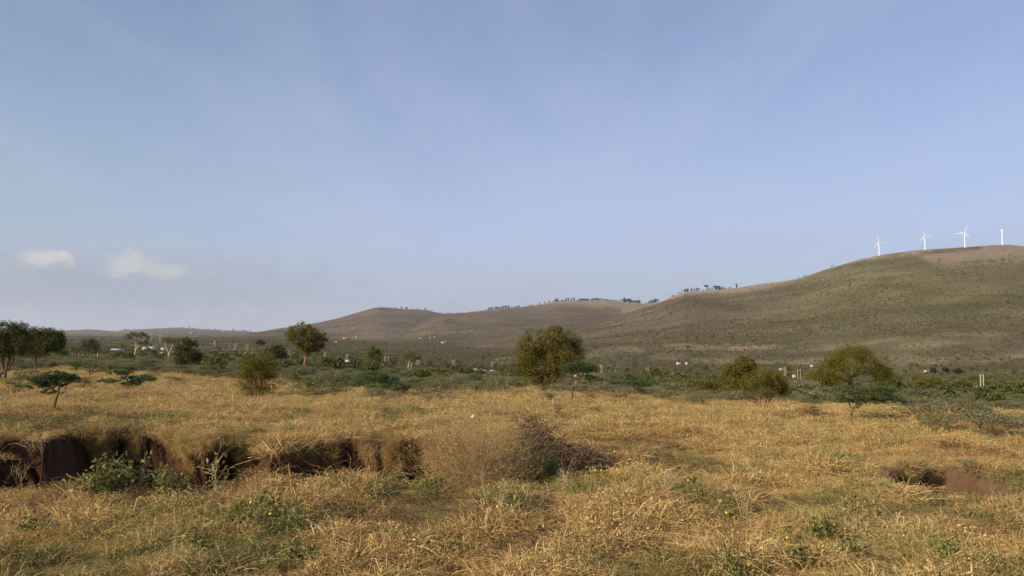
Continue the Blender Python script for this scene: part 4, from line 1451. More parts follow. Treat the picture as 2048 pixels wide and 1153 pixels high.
RK = {'tall': [ridge_kind(900 + i, 6, 17, 'tall') for i in range(3)], 'round': [ridge_kind(905 + i, 11, 11, 'round') for i in range(3)],
      'lolly': [ridge_kind(909, 9, 18, 'lolly')], 'low': [ridge_kind(912 + i, 9, 5.0, 'round') for i in range(3)]}
HT = {'tall': 17, 'round': 11, 'lolly': 18, 'low': 5.0}
rk = random.Random(5)


def ridge_tree(px, h_px, shape, dr, label, group):
    x, y, z = on_ridge(px, dr)
    o = bpy.data.objects.new('ridge_tree', rk.choice(RK[shape]))
    COL.objects.link(o)
    s = h_px * y / FPX / HT[shape]
    o.location = (x, y, z - 0.16 * s * HT[shape])
    o.scale = (s * rk.uniform(1.0, 1.5),) * 2 + (s * 1.08,)
    o.rotation_euler = (0, 0, rk.uniform(0, 6.28))
    tag(o, label, 'tree', group)


MIDL, MIDG = 'dark tree in the broken row along the crest of the middle hills', 'trees along the middle crest'
zx = lambda X: 1060 + X / 5.69
for X, h, sh in ((20, 3, 'low'), (110, 4, 'tall'), (170, 4, 'tall'), (216, 5, 'tall'), (255, 3, 'low'), (285, 6, 'round'), (303, 9, 'tall'), (322, 5, 'tall'), (356, 4, 'low'), (372, 4, 'round'), (390, 3.5, 'low'), (412, 7, 'tall'),
                 (437, 8, 'tall'), (472, 7, 'tall'), (503, 8, 'tall'), (540, 3, 'low'), (566, 5.5, 'round'), (584, 6, 'round'), (604, 6, 'round'), (626, 6.5, 'round'), (652, 6, 'round'), (676, 5, 'low'), (702, 6, 'round'),
                 (722, 6, 'round'), (744, 7, 'round'), (766, 7.5, 'round'), (786, 6.5, 'round'), (812, 6.5, 'round'), (846, 5, 'round'), (870, 5, 'low'), (894, 4.5, 'low'), (918, 4.5, 'round'), (944, 4.5, 'low'),
                 (970, 4, 'low'), (996, 4, 'round'), (1022, 4, 'low'), (1064, 9, 'round'), (1074, 11, 'tall'), (1092, 10, 'round'), (1112, 10, 'round'), (1134, 10, 'tall'), (1152, 8, 'round'), (1176, 7, 'round'),
                 (1196, 8, 'round'), (1216, 9, 'round'), (1238, 8, 'tall'), (1252, 6, 'tall'), (1320, 3, 'low'), (1345, 3, 'low'), (1366, 6, 'round'), (1386, 7, 'round'), (1406, 7, 'round'), (1426, 9, 'tall'), (1446, 9, 'round')):
    ridge_tree(zx(X), h, sh, 4195, MIDL, MIDG)
zx = lambda X: 1340 + X / 6.83
SHL, SHG = 'dark tree standing on the bare shoulder left of the turbine hill', 'trees on the bare shoulder'
for X, h, sh in ((25, 4, 'low'), (55, 4, 'tall'), (138, 4, 'low'), (202, 6, 'round'), (218, 7, 'round'), (246, 8, 'tall'), (295, 8, 'tall'), (333, 7, 'tall'), (370, 8, 'tall'), (386, 7, 'round'), (460, 3.5, 'tall'), (500, 12, 'lolly'),
                 (520, 6, 'round'), (572, 4, 'round'), (618, 10, 'lolly'), (634, 10, 'round'), (655, 10, 'round'), (682, 9, 'tall'), (700, 8, 'round'), (745, 3.5, 'low'), (762, 3, 'low'), (820, 4, 'round'), (845, 3, 'tall'),
                 (1780, 3, 'low'), (1838, 3.5, 'low'), (1855, 3, 'low')):
    ridge_tree(zx(X), h, sh, 2995, SHL, SHG)
ridge_tree(zx(912), 10, 'tall', 2995, 'tall dark cone-shaped tree standing alone on the ridge right of the shoulder trees', None)
ridge_tree(1666, 5, 'lolly', 2995, 'lone flat-crowned tree on the skyline left of the lowest turbine', None)
zx = lambda X: 640 + X / 4.452
WL, WG = 'small dark tree on the crest of the rounded hill left of centre', 'trees on the rounded hill crest'
for X, h, sh, dr in ((545, 2, 'low', 4895), (570, 2, 'low', 4895), (600, 2, 'low', 4895), (628, 2.5, 'low', 4895), (664, 3, 'round', 4895), (682, 2, 'low', 4895), (724, 6, 'tall', 4895), (822, 2.5, 'low', 4895), (850, 3, 'low', 4895),
                     (872, 2.5, 'low', 4895), (900, 3, 'low', 4895), (937, 7, 'tall', 4895), (958, 3, 'low', 4895), (975, 3, 'round', 4895), (996, 4, 'tall', 4895), (1080, 2, 'low', 4895)):
    ridge_tree(zx(X), h, sh, dr, WL, WG)
for X, h, sh in ((1130, 3, 'low'), (1160, 3, 'low'), (1230, 2, 'low'), (1290, 2, 'low'), (1350, 3, 'low'), (1380, 2.5, 'low'), (1420, 3, 'low'), (1465, 3, 'low'), (1490, 3, 'low'), (1503, 7, 'tall'), (1522, 8, 'tall'), (1530, 6, 'round'),
                 (1565, 7, 'round'), (1578, 7, 'round'), (1600, 6, 'tall'), (1612, 6, 'round'), (1628, 8, 'tall'), (1650, 8, 'tall'), (1664, 7, 'round'), (1682, 7, 'tall'), (1705, 4, 'round'), (1725, 4, 'low'), (1745, 4, 'low'), (1770, 5, 'round'),
                 (1870, 3, 'low'), (1955, 5, 'tall'), (2002, 5, 'tall'), (2040, 6, 'tall')):
    ridge_tree(zx(X), h, sh, 4195, MIDL, MIDG)
FL, FG = 'faint hazy tree on the low far skyline at left', 'trees on the far left skyline'
zx = lambda X: 100 + X / 4.452
for X, h, sh in ((150, 2, 'low'), (330, 2, 'low'), (460, 2, 'low'), (640, 3, 'low'), (680, 5, 'round'), (700, 3, 'round'), (760, 2.5, 'low'), (880, 3, 'round'), (960, 3, 'low'), (1030, 2.5, 'low'), (1065, 4, 'tall'), (1110, 3, 'low'), (1160, 3.5, 'round'),
                 (1185, 4, 'round'), (1215, 3, 'low'), (1245, 6, 'tall'), (1275, 4, 'round'), (1300, 4, 'round'), (1340, 3, 'low'), (1380, 3, 'round'), (1420, 4, 'round'), (1470, 4, 'round'), (1500, 3, 'low'), (1635, 6, 'tall'), (1660, 3, 'low'),
                 (1700, 3, 'low'), (1735, 5, 'round'), (1760, 3, 'round'), (1790, 4, 'tall')):
    ridge_tree(zx(X), h, sh, 8600, FL, FG)

BB = [ridge_kind(930 + i, 8, 5, 'round') for i in range(3)]
for m in BB:
    m.name = 'hill_bush'
    m.materials[0] = MATS['dark_leaf']
pts = [(1340 + X / 6.83, 540 + Y / 6.83, 1.0) for X, Y in ((655, 310), (630, 340), (560, 350), (810, 318), (880, 282), (955, 272), (915, 312), (955, 324), (1030, 322), (1110, 312), (1118, 268), (1045, 245), (1215, 210), (1295, 198), (1385, 188),
       (1405, 214), (1525, 217), (1570, 176), (440, 362), (405, 385), (495, 340), (345, 380), (208, 347), (1185, 327), (270, 358), (1250, 340))]
pts += [(1600 + X / 4.27, 430 + Y / 4.27, w) for X, Y, w in ((815, 400, 0.8), (1185, 395, 2), (1575, 337, 0.9), (1655, 326, 0.9), (1685, 330, 0.6), (1757, 310, 1.6), (1825, 312, 0.8), (1788, 348, 1.5), (1830, 362, 1.2), (1725, 382, 1.1), (1635, 408, 2.2),
        (1720, 418, 1.2), (1475, 406, 1), (1420, 409, 0.7), (1390, 402, 0.7), (1315, 404, 0.9), (1330, 383, 0.7), (1405, 435, 0.9), (1560, 436, 1), (1535, 448, 0.9), (1500, 470, 0.7), (1320, 449, 0.8), (1260, 449, 0.7), (1240, 457, 0.8),
        (1300, 480, 1.2), (1312, 503, 1), (1345, 472, 0.7), (1385, 494, 1.5), (1200, 484, 1.9), (1220, 528, 2.2), (1810, 410, 1.8), (1590, 460, 1), (1860, 312, 0.9), (1880, 430, 2))]
pts += [(1060 + X / 5.69, 560 + Y / 5.69, 0.8) for X, Y in ((765, 265), (670, 298), (765, 302), (930, 308), (880, 325), (1070, 342), (1090, 372), (1010, 394), (960, 382), (905, 272), (700, 335))]
for px, py, w in pts:
    x, y, z, d = G(px, py, 1500)
    o = bpy.data.objects.new('hill_bush', rk.choice(BB))
    COL.objects.link(o)
    o.location = (x, y, z - 0.4)
    s = w * 4.3 * y / FPX / 8.0
    o.scale = (s, s, s * 1.05)
    o.rotation_euler = (0, 0, rk.uniform(0, 6.28))
    tag(o, 'round dark bush dotted on the bare tan upper hillside', 'bush', 'bushes on the bare upper slopes')

# ------------------------------------------------------------------ power poles and fence posts
POLES = [(302, 3, 666.5, 681), (321, 2.4, 669, 683), (429, 2, 681.5, 696), (470.5, 3, 688, 702), (493.5, 3.4, 688, 702), (577, 2.6, 699, 713), (650, 3, 705, 718), (694, 3, 709, 722), (773.5, 7, 713, 733), (836, 3.6, 720, 734),
         (906.5, 3.4, 720, 734), (984.5, 3.2, 723, 741), (1202.5, 3.4, 730, 757), (1295, 3.6, 735, 748), (1319.5, 5, 733, 750), (1570.5, 3, 734.5, 755), (1598.5, 5, 739, 763), (1779, 4.4, 754, 774), (1965, 4.2, 748, 789)]
for i, (px, gap, ty, by) in enumerate(POLES):
    x, y, z, d = G(px, by, 110)
    top = pixel_height(px, ty, d)
    H = top - z
    g = gap * d / FPX
    ord_ = ('tall pair of pale power poles in front of the grey gabled shed' if i == 18 else 'pair of pale wooden power poles in the line crossing the scrub plain')
    root = empty('power_pole', (x, y, z), ord_, 'power pole', None if i == 18 else 'power poles crossing the plain', rz=-math.atan2(x, y) * 0.7)
    r = max(0.13, 0.42 * d / FPX)
    for sx in (-0.5, 0.5):
        m = MB()
        m.tube([(sx * g, 0, -0.5), (sx * g, 0, H * 0.5), (sx * g, 0, H)], [r * 1.25, r * 1.1, r * 0.9], 8)
        m.obj('post', 'pole_wood', root, smooth=True)
    m = MB()
    m.box(-g * 0.5 - 0.5, g * 0.5 + 0.5, -0.06, 0.06, H - 0.75, H - 0.63)
    m.obj('crossarm', 'pole_wood', root)
for px, ty, by in ((459, 688, 701), (1231, 741, 749), (1219, 742, 748)):
    x, y, z, d = G(px, by, 110)
    m = MB()
    H = pixel_height(px, ty, d) - z
    m.tube([(0, 0, -0.5), (0, 0, H * 0.5), (0, 0, H)], [0.2, 0.18, 0.14], 8)
    m.box(-0.6, 0.6, 0.15, 0.25, H - 0.5, H - 0.4)
    o = m.obj('power_pole', 'pole_wood', loc=(x, y, z))
    tag(o, 'single pale power pole standing between the pole pairs on the plain', 'power pole', 'single power poles on the plain')
for px, ty, by in ((92.6, 701, 716), (105, 707, 717), (134, 711, 720), (144, 706, 721), (150, 708, 722), (157, 706, 722), (165, 708, 722), (173, 711, 723), (180.5, 711, 724), (187, 711, 726)):
    x, y, z, d = G(px, by, 80)
    H = pixel_height(px, ty, d) - z
    m = MB()
    m.tube([(0, 0, -0.3), (0.02, 0, H * 0.5), (-0.02, 0, H)], [0.11, 0.10, 0.085], 7)
    o = m.obj('fence_post', 'pole_wood', loc=(x, y, z), smooth=True)
    tag(o, 'weathered wooden fence post in the ragged row beyond the brown grass at left', 'fence post', 'fence posts in a ragged row')
x, y, z, d = G(194.6, 727, 80)
H = pixel_height(194.6, 706, d) - z
root = empty('fence_post', (x, y, z), 'tallest fence post, held by a slanting wooden brace, at right end of the ragged row', 'fence post')
m = MB()
m.tube([(0, 0, -0.3), (0, 0, H * 0.5), (0, 0, H)], [0.13, 0.12, 0.10], 7)
m.obj('post', 'pole_wood', root, smooth=True)
m = MB()
m.tube([(-H * 0.42, -0.2, -0.2), (-H * 0.2, -0.16, H * 0.3), (-0.05, -0.14, H * 0.62)], [0.08, 0.08, 0.07], 6)
m.obj('brace', 'pole_wood', root, smooth=True)

# ------------------------------------------------------------------ houses and sheds scattered over the plain


def house(px, py, w, h, label, wall='white_wall', roof='pale_roof', style='gable', d=None, rz=0.0, openings=2, cat='house'):
    """w, h are the apparent width and height in picture units"""
    if d is None or py > 672:
        x, y, z, d = G(px, py, 110)
    else:
        x, y, z = at(px, d, py)
    k = y / FPX
    W, H = w * k, h * k
    D = W * 0.7
    root = empty({'house': 'house', 'shed': 'shed'}.get(cat, cat), (x, y, z), label, cat, None, rz=-math.atan2(x, y) + rz)
    wh = H * (0.58 if style != 'flat' else 0.85)
    m = MB()
    m.box(-W / 2, W / 2, -D / 2, D / 2, -1.0, wh)
    if style == 'gable':
        m.add([(-W / 2, -D / 2, wh), (-W / 2, D / 2, wh), (-W / 2, 0, H * 0.97), (W / 2, -D / 2, wh), (W / 2, D / 2, wh), (W / 2, 0, H * 0.97)], None, [(0, 2, 1), (3, 4, 5)])
    m.obj('wall', wall, root)
    m = MB()
    e = W * 0.05
    t = H * 0.04
    if style == 'gable':
        for sy in (-1, 1):
            a = [(-W / 2 - e, sy * (D / 2 + e), wh - H * 0.03), (W / 2 + e, sy * (D / 2 + e), wh - H * 0.03), (W / 2 + e, 0, H), (-W / 2 - e, 0, H)]
            v = a + [(p[0], p[1], p[2] + t) for p in a]
            m.add(v, [(0, 1, 2, 3), (7, 6, 5, 4), (0, 4, 5, 1), (1, 5, 6, 2), (2, 6, 7, 3), (3, 7, 4, 0)])
    elif style == 'hip':
        a = [(-W / 2 - e, -D / 2 - e, wh), (W / 2 + e, -D / 2 - e, wh), (W / 2 + e, D / 2 + e, wh), (-W / 2 - e, D / 2 + e, wh), (-W * 0.22, 0, H), (W * 0.22, 0, H)]
        m.add(a, [(0, 1, 5, 4), (2, 3, 4, 5), (3, 2, 1, 0)], [(1, 2, 5), (3, 0, 4)])
    elif style == 'cone':
        n = 14
        v = [(math.cos(i * 6.2832 / n) * (W / 2 + e * 3), math.sin(i * 6.2832 / n) * (D / 2 + e * 3), wh) for i in range(n)] + [(0, 0, H)]
        m.add(v, None, [(i, (i + 1) % n, n) for i in range(n)])
    else:
        m.box(-W / 2 - e, W / 2 + e, -D / 2 - e, D / 2 + e, wh + 0.002, wh + H * 0.12)
    m.obj('roof', roof, root)
    for i in range(openings):
        cx = (-0.25 + 0.5 * i / max(openings - 1, 1)) * W if openings > 1 else 0.0
        m = MB()
        isd = i == 0
        m.box(cx - W * 0.06, cx + W * 0.06, -D / 2 - 0.03, -D / 2 + 0.05, (0.02 if isd else wh * 0.4), wh * 0.8)
        m.obj('door' if isd else 'window', 'dark_opening', root)
    return root


house(697, 732, 23, 12, 'white house with a pale hipped roof in the scrub left of centre', 'white_wall', 'pale_roof', 'hip', 330, 0.1, 3)
house(950, 745, 10, 8, 'small white round hut with conical roof left of the low pale sheds', 'white_wall', 'pale_roof', 'cone', 420, 0, 1)
house(968, 746, 11, 6, 'dull grey-roofed shed next to the small round hut', 'cream_wall', 'iron_roof', 'gable', 430, 0.3, 1, 'shed')
house(986, 748, 12, 7, 'pale iron-roofed shed in the middle of the low row below a pole pair', 'white_wall', 'iron_roof', 'gable', 425, -0.2, 1, 'shed')
house(1001, 748, 10, 6, 'pale iron-roofed shed at the right end of the low row, left of the bushy tree', 'white_wall', 'iron_roof', 'gable', 430, 0.2, 1, 'shed')
house(1358, 731, 9, 6, 'white house higher on the slope, left of a pair', 'white_wall', 'pale_roof', 'gable', 640, 0.3, 1)
house(1374, 730, 6, 5, 'small white cottage right of its white neighbour on the slope', 'white_wall', 'pale_roof', 'gable', 640, -0.2, 1)
house(1343, 753, 5, 5, 'tiny white hut left of the bright white house near the poles', 'white_wall', 'white_wall', 'flat', 430, 0, 1)
house(1350, 752, 9, 6, 'bright white house near the power poles right of the domed bushes', 'white_wall', 'pale_roof', 'gable', 430, 0.2, 1)
house(1370, 753, 11, 5, 'pinkish low house right of the bright white house', 'cream_wall', 'orange_roof', 'flat', 430, 0, 2)
house(1588, 756, 6, 6, 'small white hut beside the pole pair behind the multi-stemmed tree', 'white_wall', 'white_wall', 'flat', 430, 0, 1)
house(1624, 734, 7, 4, 'tiny white-roofed house upslope between pole pair and wide yellow-green tree', 'white_wall', 'pale_roof', 'gable', 620, 0, 1)
house(1563, 741, 8, 4, 'tiny pale shed left of the poles behind the multi-stemmed tree', 'cream_wall', 'pale_roof', 'gable', 580, 0, 1, 'shed')
house(1962, 786, 28, 12, 'grey gabled shed with two dark openings behind the tall pole pair', 'cream_wall', 'iron_roof', 'gable', 390, 0.05, 2, 'shed')
house(1896, 782, 11, 9, 'white flat-roofed house left of the dark ball-shaped tree', 'white_wall', 'white_wall', 'flat', 385, 0.3, 1)
house(1911, 782, 6, 12, 'narrow white house touching the dark ball-shaped tree', 'white_wall', 'pale_roof', 'gable', 385, 0.9, 0)
house(1868, 781, 8, 9, 'white shed half hidden by the spreading reddish-stemmed tree', 'white_wall', 'white_wall', 'flat', 385, 0, 0, 'shed')
house(1831, 782, 5, 7, 'tiny white wall-sided shed left of the reddish-stemmed tree', 'white_wall', 'pale_roof', 'gable', 385, 0, 0, 'shed')
house(1993, 784, 13, 5, 'low dull lean-to at right of the grey gabled shed', 'cream_wall', 'cream_wall', 'flat', 392, 0, 1, 'shed')
house(1884, 744, 6, 4, 'tiny white house behind the three dark clipped trees', 'white_wall', 'pale_roof', 'gable', 700, 0, 0)
house(1853, 745, 9, 4, 'pale tumbledown shed left of the three dark clipped trees', 'cream_wall', 'pale_roof', 'flat', 690, 0, 1, 'shed')
house(236, 704, 22, 6, 'long low white-roofed building left of the forked yellow fever tree', 'white_wall', 'pale_roof', 'gable', 500, -0.25, 2, 'building')
house(291, 701, 11, 6, 'pale cream house right of the forked yellow fever tree', 'cream_wall', 'pale_roof', 'gable', 560, 0.2, 1)
house(305, 701, 12, 7, 'white and grey house beside the pale cream house behind the fever trees', 'white_wall', 'iron_roof', 'gable', 560, -0.3, 2)
house(327, 702, 9, 6, 'small white house just left of the V-shaped fever tree', 'white_wall', 'pale_roof', 'gable', 560, 0.2, 1)
house(325, 709, 10, 4, 'low white shed under the small white house by the V-shaped fever tree', 'white_wall', 'pale_roof', 'flat', 450, 0, 1, 'shed')
house(404, 717, 7, 7, 'small white shed right of the upright dark tree', 'white_wall', 'pale_roof', 'gable', 420, 0.5, 1, 'shed')
house(388, 671, 14, 4, 'long pale building far off below the left skyline', 'cream_wall', 'cream_wall', 'flat', 5200, 0, 3, 'building')
house(447, 664, 4, 3.5, 'tiny bright white house on the far left skyline', 'white_wall', 'white_wall', 'flat', 6000, 0, 0)
house(490, 671, 9, 2.5, 'low white building strip far off left of the rounded hill', 'white_wall', 'pale_roof', 'flat', 4600, 0, 0, 'building')
house(692, 679, 12, 4, 'orange-roofed house at the foot of the rounded hill', 'orange_roof', 'orange_roof', 'gable', 1500, 0.2, 0)
house(713, 677, 5, 3, 'tiny white house right of the orange-roofed house', 'white_wall', 'pale_roof', 'gable', 1500, 0, 0)
house(673, 686, 5, 3, 'tiny white cottage below and left of the orange-roofed house', 'white_wall', 'pale_roof', 'gable', 1250, 0, 0)
house(842, 665, 6, 2.5, 'tiny pale red-walled house low on the middle hillside', 'cream_wall', 'orange_roof', 'gable', 2300, 0, 0)
house(860, 664, 3, 2.5, 'tiny white speck of a house low on the middle hillside, left of two', 'white_wall', 'white_wall', 'flat', 2300, 0, 0)
house(869, 663, 3, 2.5, 'tiny white speck of a house low on the middle hillside, right of two', 'white_wall', 'white_wall', 'flat', 2300, 0, 0)
house(888, 687, 11, 3.5, 'long white shed at the foot of the middle hills', 'white_wall', 'pale_roof', 'flat', 1350, 0, 0, 'shed')
x, y, z = on_ridge(811, 4890)
house(811, 617, 8, 4, 'orange-brown house on the crest of the rounded hill', 'cream_wall', 'orange_roof', 'gable', 4890, 0, 0)

# small white things
x, y, z = at(1275, 240)
zz0, zz1 = pixel_height(1275, 783, 240), pixel_height(1275, 775, 240)
root = empty('water_tank', (x, y, z), 'tiny white tank with a pointed cap rising above the dark low acacia', 'water tank')
m = MB()
m.tube([(0, 0, 0), (0, 0, (zz0 - z) + 0.5), (0, 0, (zz0 - z) + 0.9)], [0.38, 0.38, 0.36], 12)
m.obj('barrel', 'white_wall', root, smooth=True)
m = MB()
m.tube([(0, 0, zz0 - z + 0.9), (0, 0, zz0 - z + 1.1), (0, 0, zz1 - z + 0.2)], [0.30, 0.27, 0.05], 12)
m.obj('cap', 'white_wall', root, smooth=True)


def bag(px, py, d, r, label, seed):
    rng = np.random.default_rng(seed)
    rx, ry, rz = ray(px, py)
    h = math.hypot(rx, ry)
    m = MB()
    m.ball((0, 0, 0), (r, r * 0.7, r * 0.8), 12, 9, 0.35, rng)
    m.add([(-r * 0.3, 0, r * 0.6), (r * 0.3, 0, r * 0.6), (r * 0.5, 0.01, r * 1.4), (-r * 0.1, 0.02, r * 1.3)], [(0, 1, 2, 3)])
    o = m.obj('plastic_bag', 'plastic_bag', loc=(rx / h * d, ry / h * d, CAM_Z + rz / h * d))
    tag(o, label, 'bag')


bag(1151, 753, G(1141, 808)[3] - 0.2, 0.07, 'white plastic bag caught under the crown of the bent-trunk acacia', 3)
bag(946, 834, 13.3, 0.03, 'pale pinkish scrap of plastic caught in the dry twiggy bush', 4)

# ------------------------------------------------------------------ plants of the near ground


def branchy(mb, p, d, length, r, level, rng, kids=4, bend=0.35, out=None, seg=6, spread=0.7):
    """a woody stem that forks again and again"""
    pts = [np.array(p, float)]
    d = np.array(d, float) / np.linalg.norm(d)
    for i in range(seg):
        d = d + rng.normal(size=3) * bend / seg * 1.6
        d /= np.linalg.norm(d)
        pts.append(pts[-1] + d * length / seg)
    pts = np.array(pts)
    mb.tube(pts, np.linspace(r, r * 0.55, len(pts)), 4 if r > 0.004 else 3)
    if out is not None and level == 0:
        out.append(pts[-1])
        out.append(pts[len(pts) // 2])
    if level > 0:
        for k in range(kids):
            i = int(rng.integers(2, seg + 1))
            nd = pts[min(i, seg)] - pts[i - 1]
            nd = nd / np.linalg.norm(nd) + rng.normal(size=3) * spread
            branchy(mb, pts[i], nd, length * (0.45 + 0.3 * rng.random()), r * 0.6, level - 1, rng, kids, bend, out, max(seg - 1, 3), spread)


def woody(name, px, py, h, stems, level, kids, r, mat, label, cat, seed, lean=0.5, spread=0.7, leaf=None, d=None, bend=0.4, group=None, lift=None):
    """leaf: (material, size, leaves per tip, spread, flat)"""
    rng = np.random.default_rng(seed)
    if d is None:
        x, y, z, d = G(px, py)
    else:
        x, y, z = at(px, d)
    if lift is not None:                 # stands on the brushwood and the bank, not on the pit floor
        z = float(height(np.array([x]), np.array([y]), False)[0]) + lift
    root = empty(name, (x, y, z - 0.03), label, cat, group)
    mb = MB()
    tips = []
    for k in range(stems):
        a = rng.random() * 6.283
        dr = np.array([math.cos(a) * lean * rng.random(), math.sin(a) * lean * rng.random(), 1.0])
        branchy(mb, (rng.normal() * 0.03, rng.normal() * 0.03, 0), dr, h * (0.6 + 0.4 * rng.random()) * 0.75, r, level, rng, kids, bend, tips, 6, spread)
    mb.obj('stems', mat, root)
    if leaf:
        lm, ls, per, sp, fl = leaf
        t = np.array(tips)
        c = np.repeat(t, per, axis=0) + rng.normal(size=(len(t) * per, 3)) * sp
        c = c[c[:, 2] > 0.02]
        lb = MB()
        lb.leaves(c, ls, rng, fl, 0.5)
        lb.obj('leaves', lm, root)
    return root, (x, y, z, d), rng


# the dry twiggy bush on the gully edge, the heap of dark brushwood beside it and the green sprig below
woody('dry_bush', 962, 972, 2.1, 62, 3, 4, 0.007, 'brown_twig', 'big dry straw-coloured twiggy bush on the gully edge in mid view', 'bush', 201, 0.42, 0.40, ('straw', 0.024, 2, 0.04, 0.0), d=13.9)
woody('dry_bush', 1012, 905, 0.8, 12, 3, 4, 0.007, 'dead_wood', 'brown dry bush between the big straw-coloured bush and the dark brushwood heap', 'bush', 202, 0.9, 0.7, d=16.6)


def brush_heap(px, py, d, w, h, n, mat, label, seed):
    rng = np.random.default_rng(seed)
    x, y, z = at(px, d)
    z = float(height(np.array([x]), np.array([y]), False)[0]) - 0.04
    m = MB()
    for k in range(n):
        a = rng.random() * 6.283
        r0 = rng.random() ** 0.5
        p0 = np.array([math.cos(a) * r0 * w * 0.5, math.sin(a) * r0 * w * 0.4, h * (1 - r0 ** 2) * rng.random()])
        b = rng.random() * 6.283
        L = (0.25 + 0.5 * rng.random()) * w * 0.7
        p2 = p0 + np.array([math.cos(b) * L, math.sin(b) * L * 0.7, rng.normal() * 0.18 * h])
        p1 = (p0 + p2) / 2 + np.array([rng.normal() * 0.08, rng.normal() * 0.08, 0.10 + 0.18 * rng.random()])
        p2[2] = max(p2[2], -0.05)
        rr = 0.005 + 0.008 * rng.random()
        m.tube(bez(p0, p1, p2, 7), np.linspace(rr, rr * 0.4, 7), 4)
    o = m.obj('brushwood_heap', mat, loc=(x, y, z))
    tag(o, label, 'brushwood')


brush_heap(1062, 920, 15.6, 1.15, 1.0, 1100, 'dead_wood', 'dark tangled heap of thorny brushwood below the round bushy tree', 205)
brush_heap(1165, 925, 15.4, 1.0, 0.5, 520, 'dead_wood', 'low flat tangle of dark twigs added for the shade right of the taller heap', 206)  # dark twigs added where the taller heap's shade falls
woody('acacia_sprig', 1085, 940, 0.55, 7, 2, 4, 0.006, 'dead_wood', 'fresh green thorn sprig growing in front of the dark brushwood heap', 'plant', 207, 0.9, 0.7, ('acacia_leaf', 0.035, 9, 0.07, 0.3), d=14.5, lift=-0.15)
woody('acacia_sprig', 1040, 905, 0.5, 4, 2, 4, 0.006, 'dead_wood', 'small dark green thorn sprig at the left foot of the brushwood heap', 'plant', 208, 0.9, 0.6, ('acacia_leaf', 0.035, 9, 0.05, 0.3), d=15.4, lift=-0.05)

LEAFY = ('weed_leaf', 0.085, 3, 0.06, 0.15)
woody('leafy_shrub', 226, 990, 0.52, 13, 2, 4, 0.007, 'green_stem', 'broad leafy grey-green shrub growing out of the dark gully at left', 'shrub', 211, 0.9, 0.6, ('weed_leaf', 0.075, 3, 0.07, 0.15), d=13.5)
woody('sapling', 278, 972, 0.85, 3, 1, 3, 0.007, 'pale_twig', 'tall bare-stemmed sapling with leaves at its top against the dark bank', 'plant', 212, 0.35, 0.5, LEAFY, d=13.6)
woody('sapling', 440, 988, 0.75, 4, 1, 3, 0.008, 'pale_twig', 'pale thin-stemmed sapling with a few green leaves before the red bank', 'plant', 213, 0.4, 0.5, LEAFY, d=13.2)
woody('leafy_shrub', 345, 985, 0.45, 8, 2, 3, 0.006, 'green_stem', 'small leafy plant with yellow fruit between the leafy shrub and the pale sapling', 'plant', 214, 0.9, 0.6, LEAFY, d=13.1)
woody('trailing_weed', 632, 905, 0.32, 22, 2, 4, 0.004, 'green_stem', 'green weed mat spilling over the lip of the dark hollow in the bank', 'plant', 215, 1.6, 0.8, ('bright_leaf', 0.035, 5, 0.05, 0.2), d=16.9)
woody('trailing_weed', 330, 885, 0.30, 18, 2, 4, 0.004, 'green_stem', 'dull green weed mat on top of the bank at left', 'plant', 216, 1.8, 0.8, ('weed_leaf', 0.04, 5, 0.06, 0.2), d=18.2)

# sodom apple plants with round yellow fruit


def fruit_plant(px, py, h, fruits, label, seed, stems=4):
    root, (x, y, z, d), rng = woody('fruit_plant', px, py, h, stems, 1, 3, 0.006, 'green_stem', label, 'plant', seed, 0.7, 0.6, ('weed_leaf', 0.075, 3, 0.05, 0.2))
    for fx, fy in fruits:
        rx, ry, rz = ray(fx, fy)
        hh = math.hypot(rx, ry)
        dd = d - 0.05
        p = Vector((rx / hh * dd, ry / hh * dd, CAM_Z + rz / hh * dd)) - root.location
        m = MB()
        m.ball((0, 0, 0), 0.019, 12, 8)
        f = m.obj('fruit', 'fruit', root, p, True)
        c = MB()
        for k in range(5):
            a = k * 1.2566
            c.add([(0, 0, 0.021), (math.cos(a - 0.3) * 0.012, math.sin(a - 0.3) * 0.012, 0.0195), (math.cos(a) * 0.021, math.sin(a) * 0.021, 0.014), (math.cos(a + 0.3) * 0.012, math.sin(a + 0.3) * 0.012, 0.0195)], [(0, 1, 2, 3)])
        c.tube([(0, 0, 0.02), (0, 0.004, 0.035), (0, 0.012, 0.05)], [0.003, 0.0025, 0.002], 5)
        c.obj('calyx', 'green_stem', f)


fruit_plant(515, 1062, 0.42, [(541, 1028), (502, 1005)], 'upright leafy plant with one large yellow fruit left of centre in the near grass', 221, 5)
fruit_plant(1205, 968, 0.38, [(1191, 941), (1203, 942), (1235, 940)], 'plant bearing three yellow fruits in a row right of the brushwood', 222)
fruit_plant(1262, 942, 0.30, [(1259, 919), (1229, 904)], 'plant with two yellow fruits farther up right of the brushwood', 223)
fruit_plant(1378, 984, 0.30, [(1377, 961)], 'small plant with a single yellow fruit above the pale dry twigs at right of centre', 224)
fruit_plant(1455, 1050, 0.26, [(1453, 1026)], 'small weed with a dull yellow fruit among dry twigs right of centre', 225)
fruit_plant(1486, 1118, 0.26, [(1485, 1094)], 'weed with one yellow fruit near the bottom edge right of centre', 226)
fruit_plant(1576, 1098, 0.24, [(1574, 1076)], 'weed with a half hidden yellow fruit beside the leafy patch at lower right', 227)
fruit_plant(726, 1160, 0.2, [(726, 1146)], 'low weed with a yellow fruit on the bottom edge left of centre', 228)
fruit_plant(1088, 1075, 0.22, [(1087, 1053)], 'low weed with a small yellow fruit below the pale forked stems', 229)
fruit_plant(366, 968, 0.3, [(364, 948)], 'plant with an orange-yellow fruit in front of the grassy slump of the bank', 230)

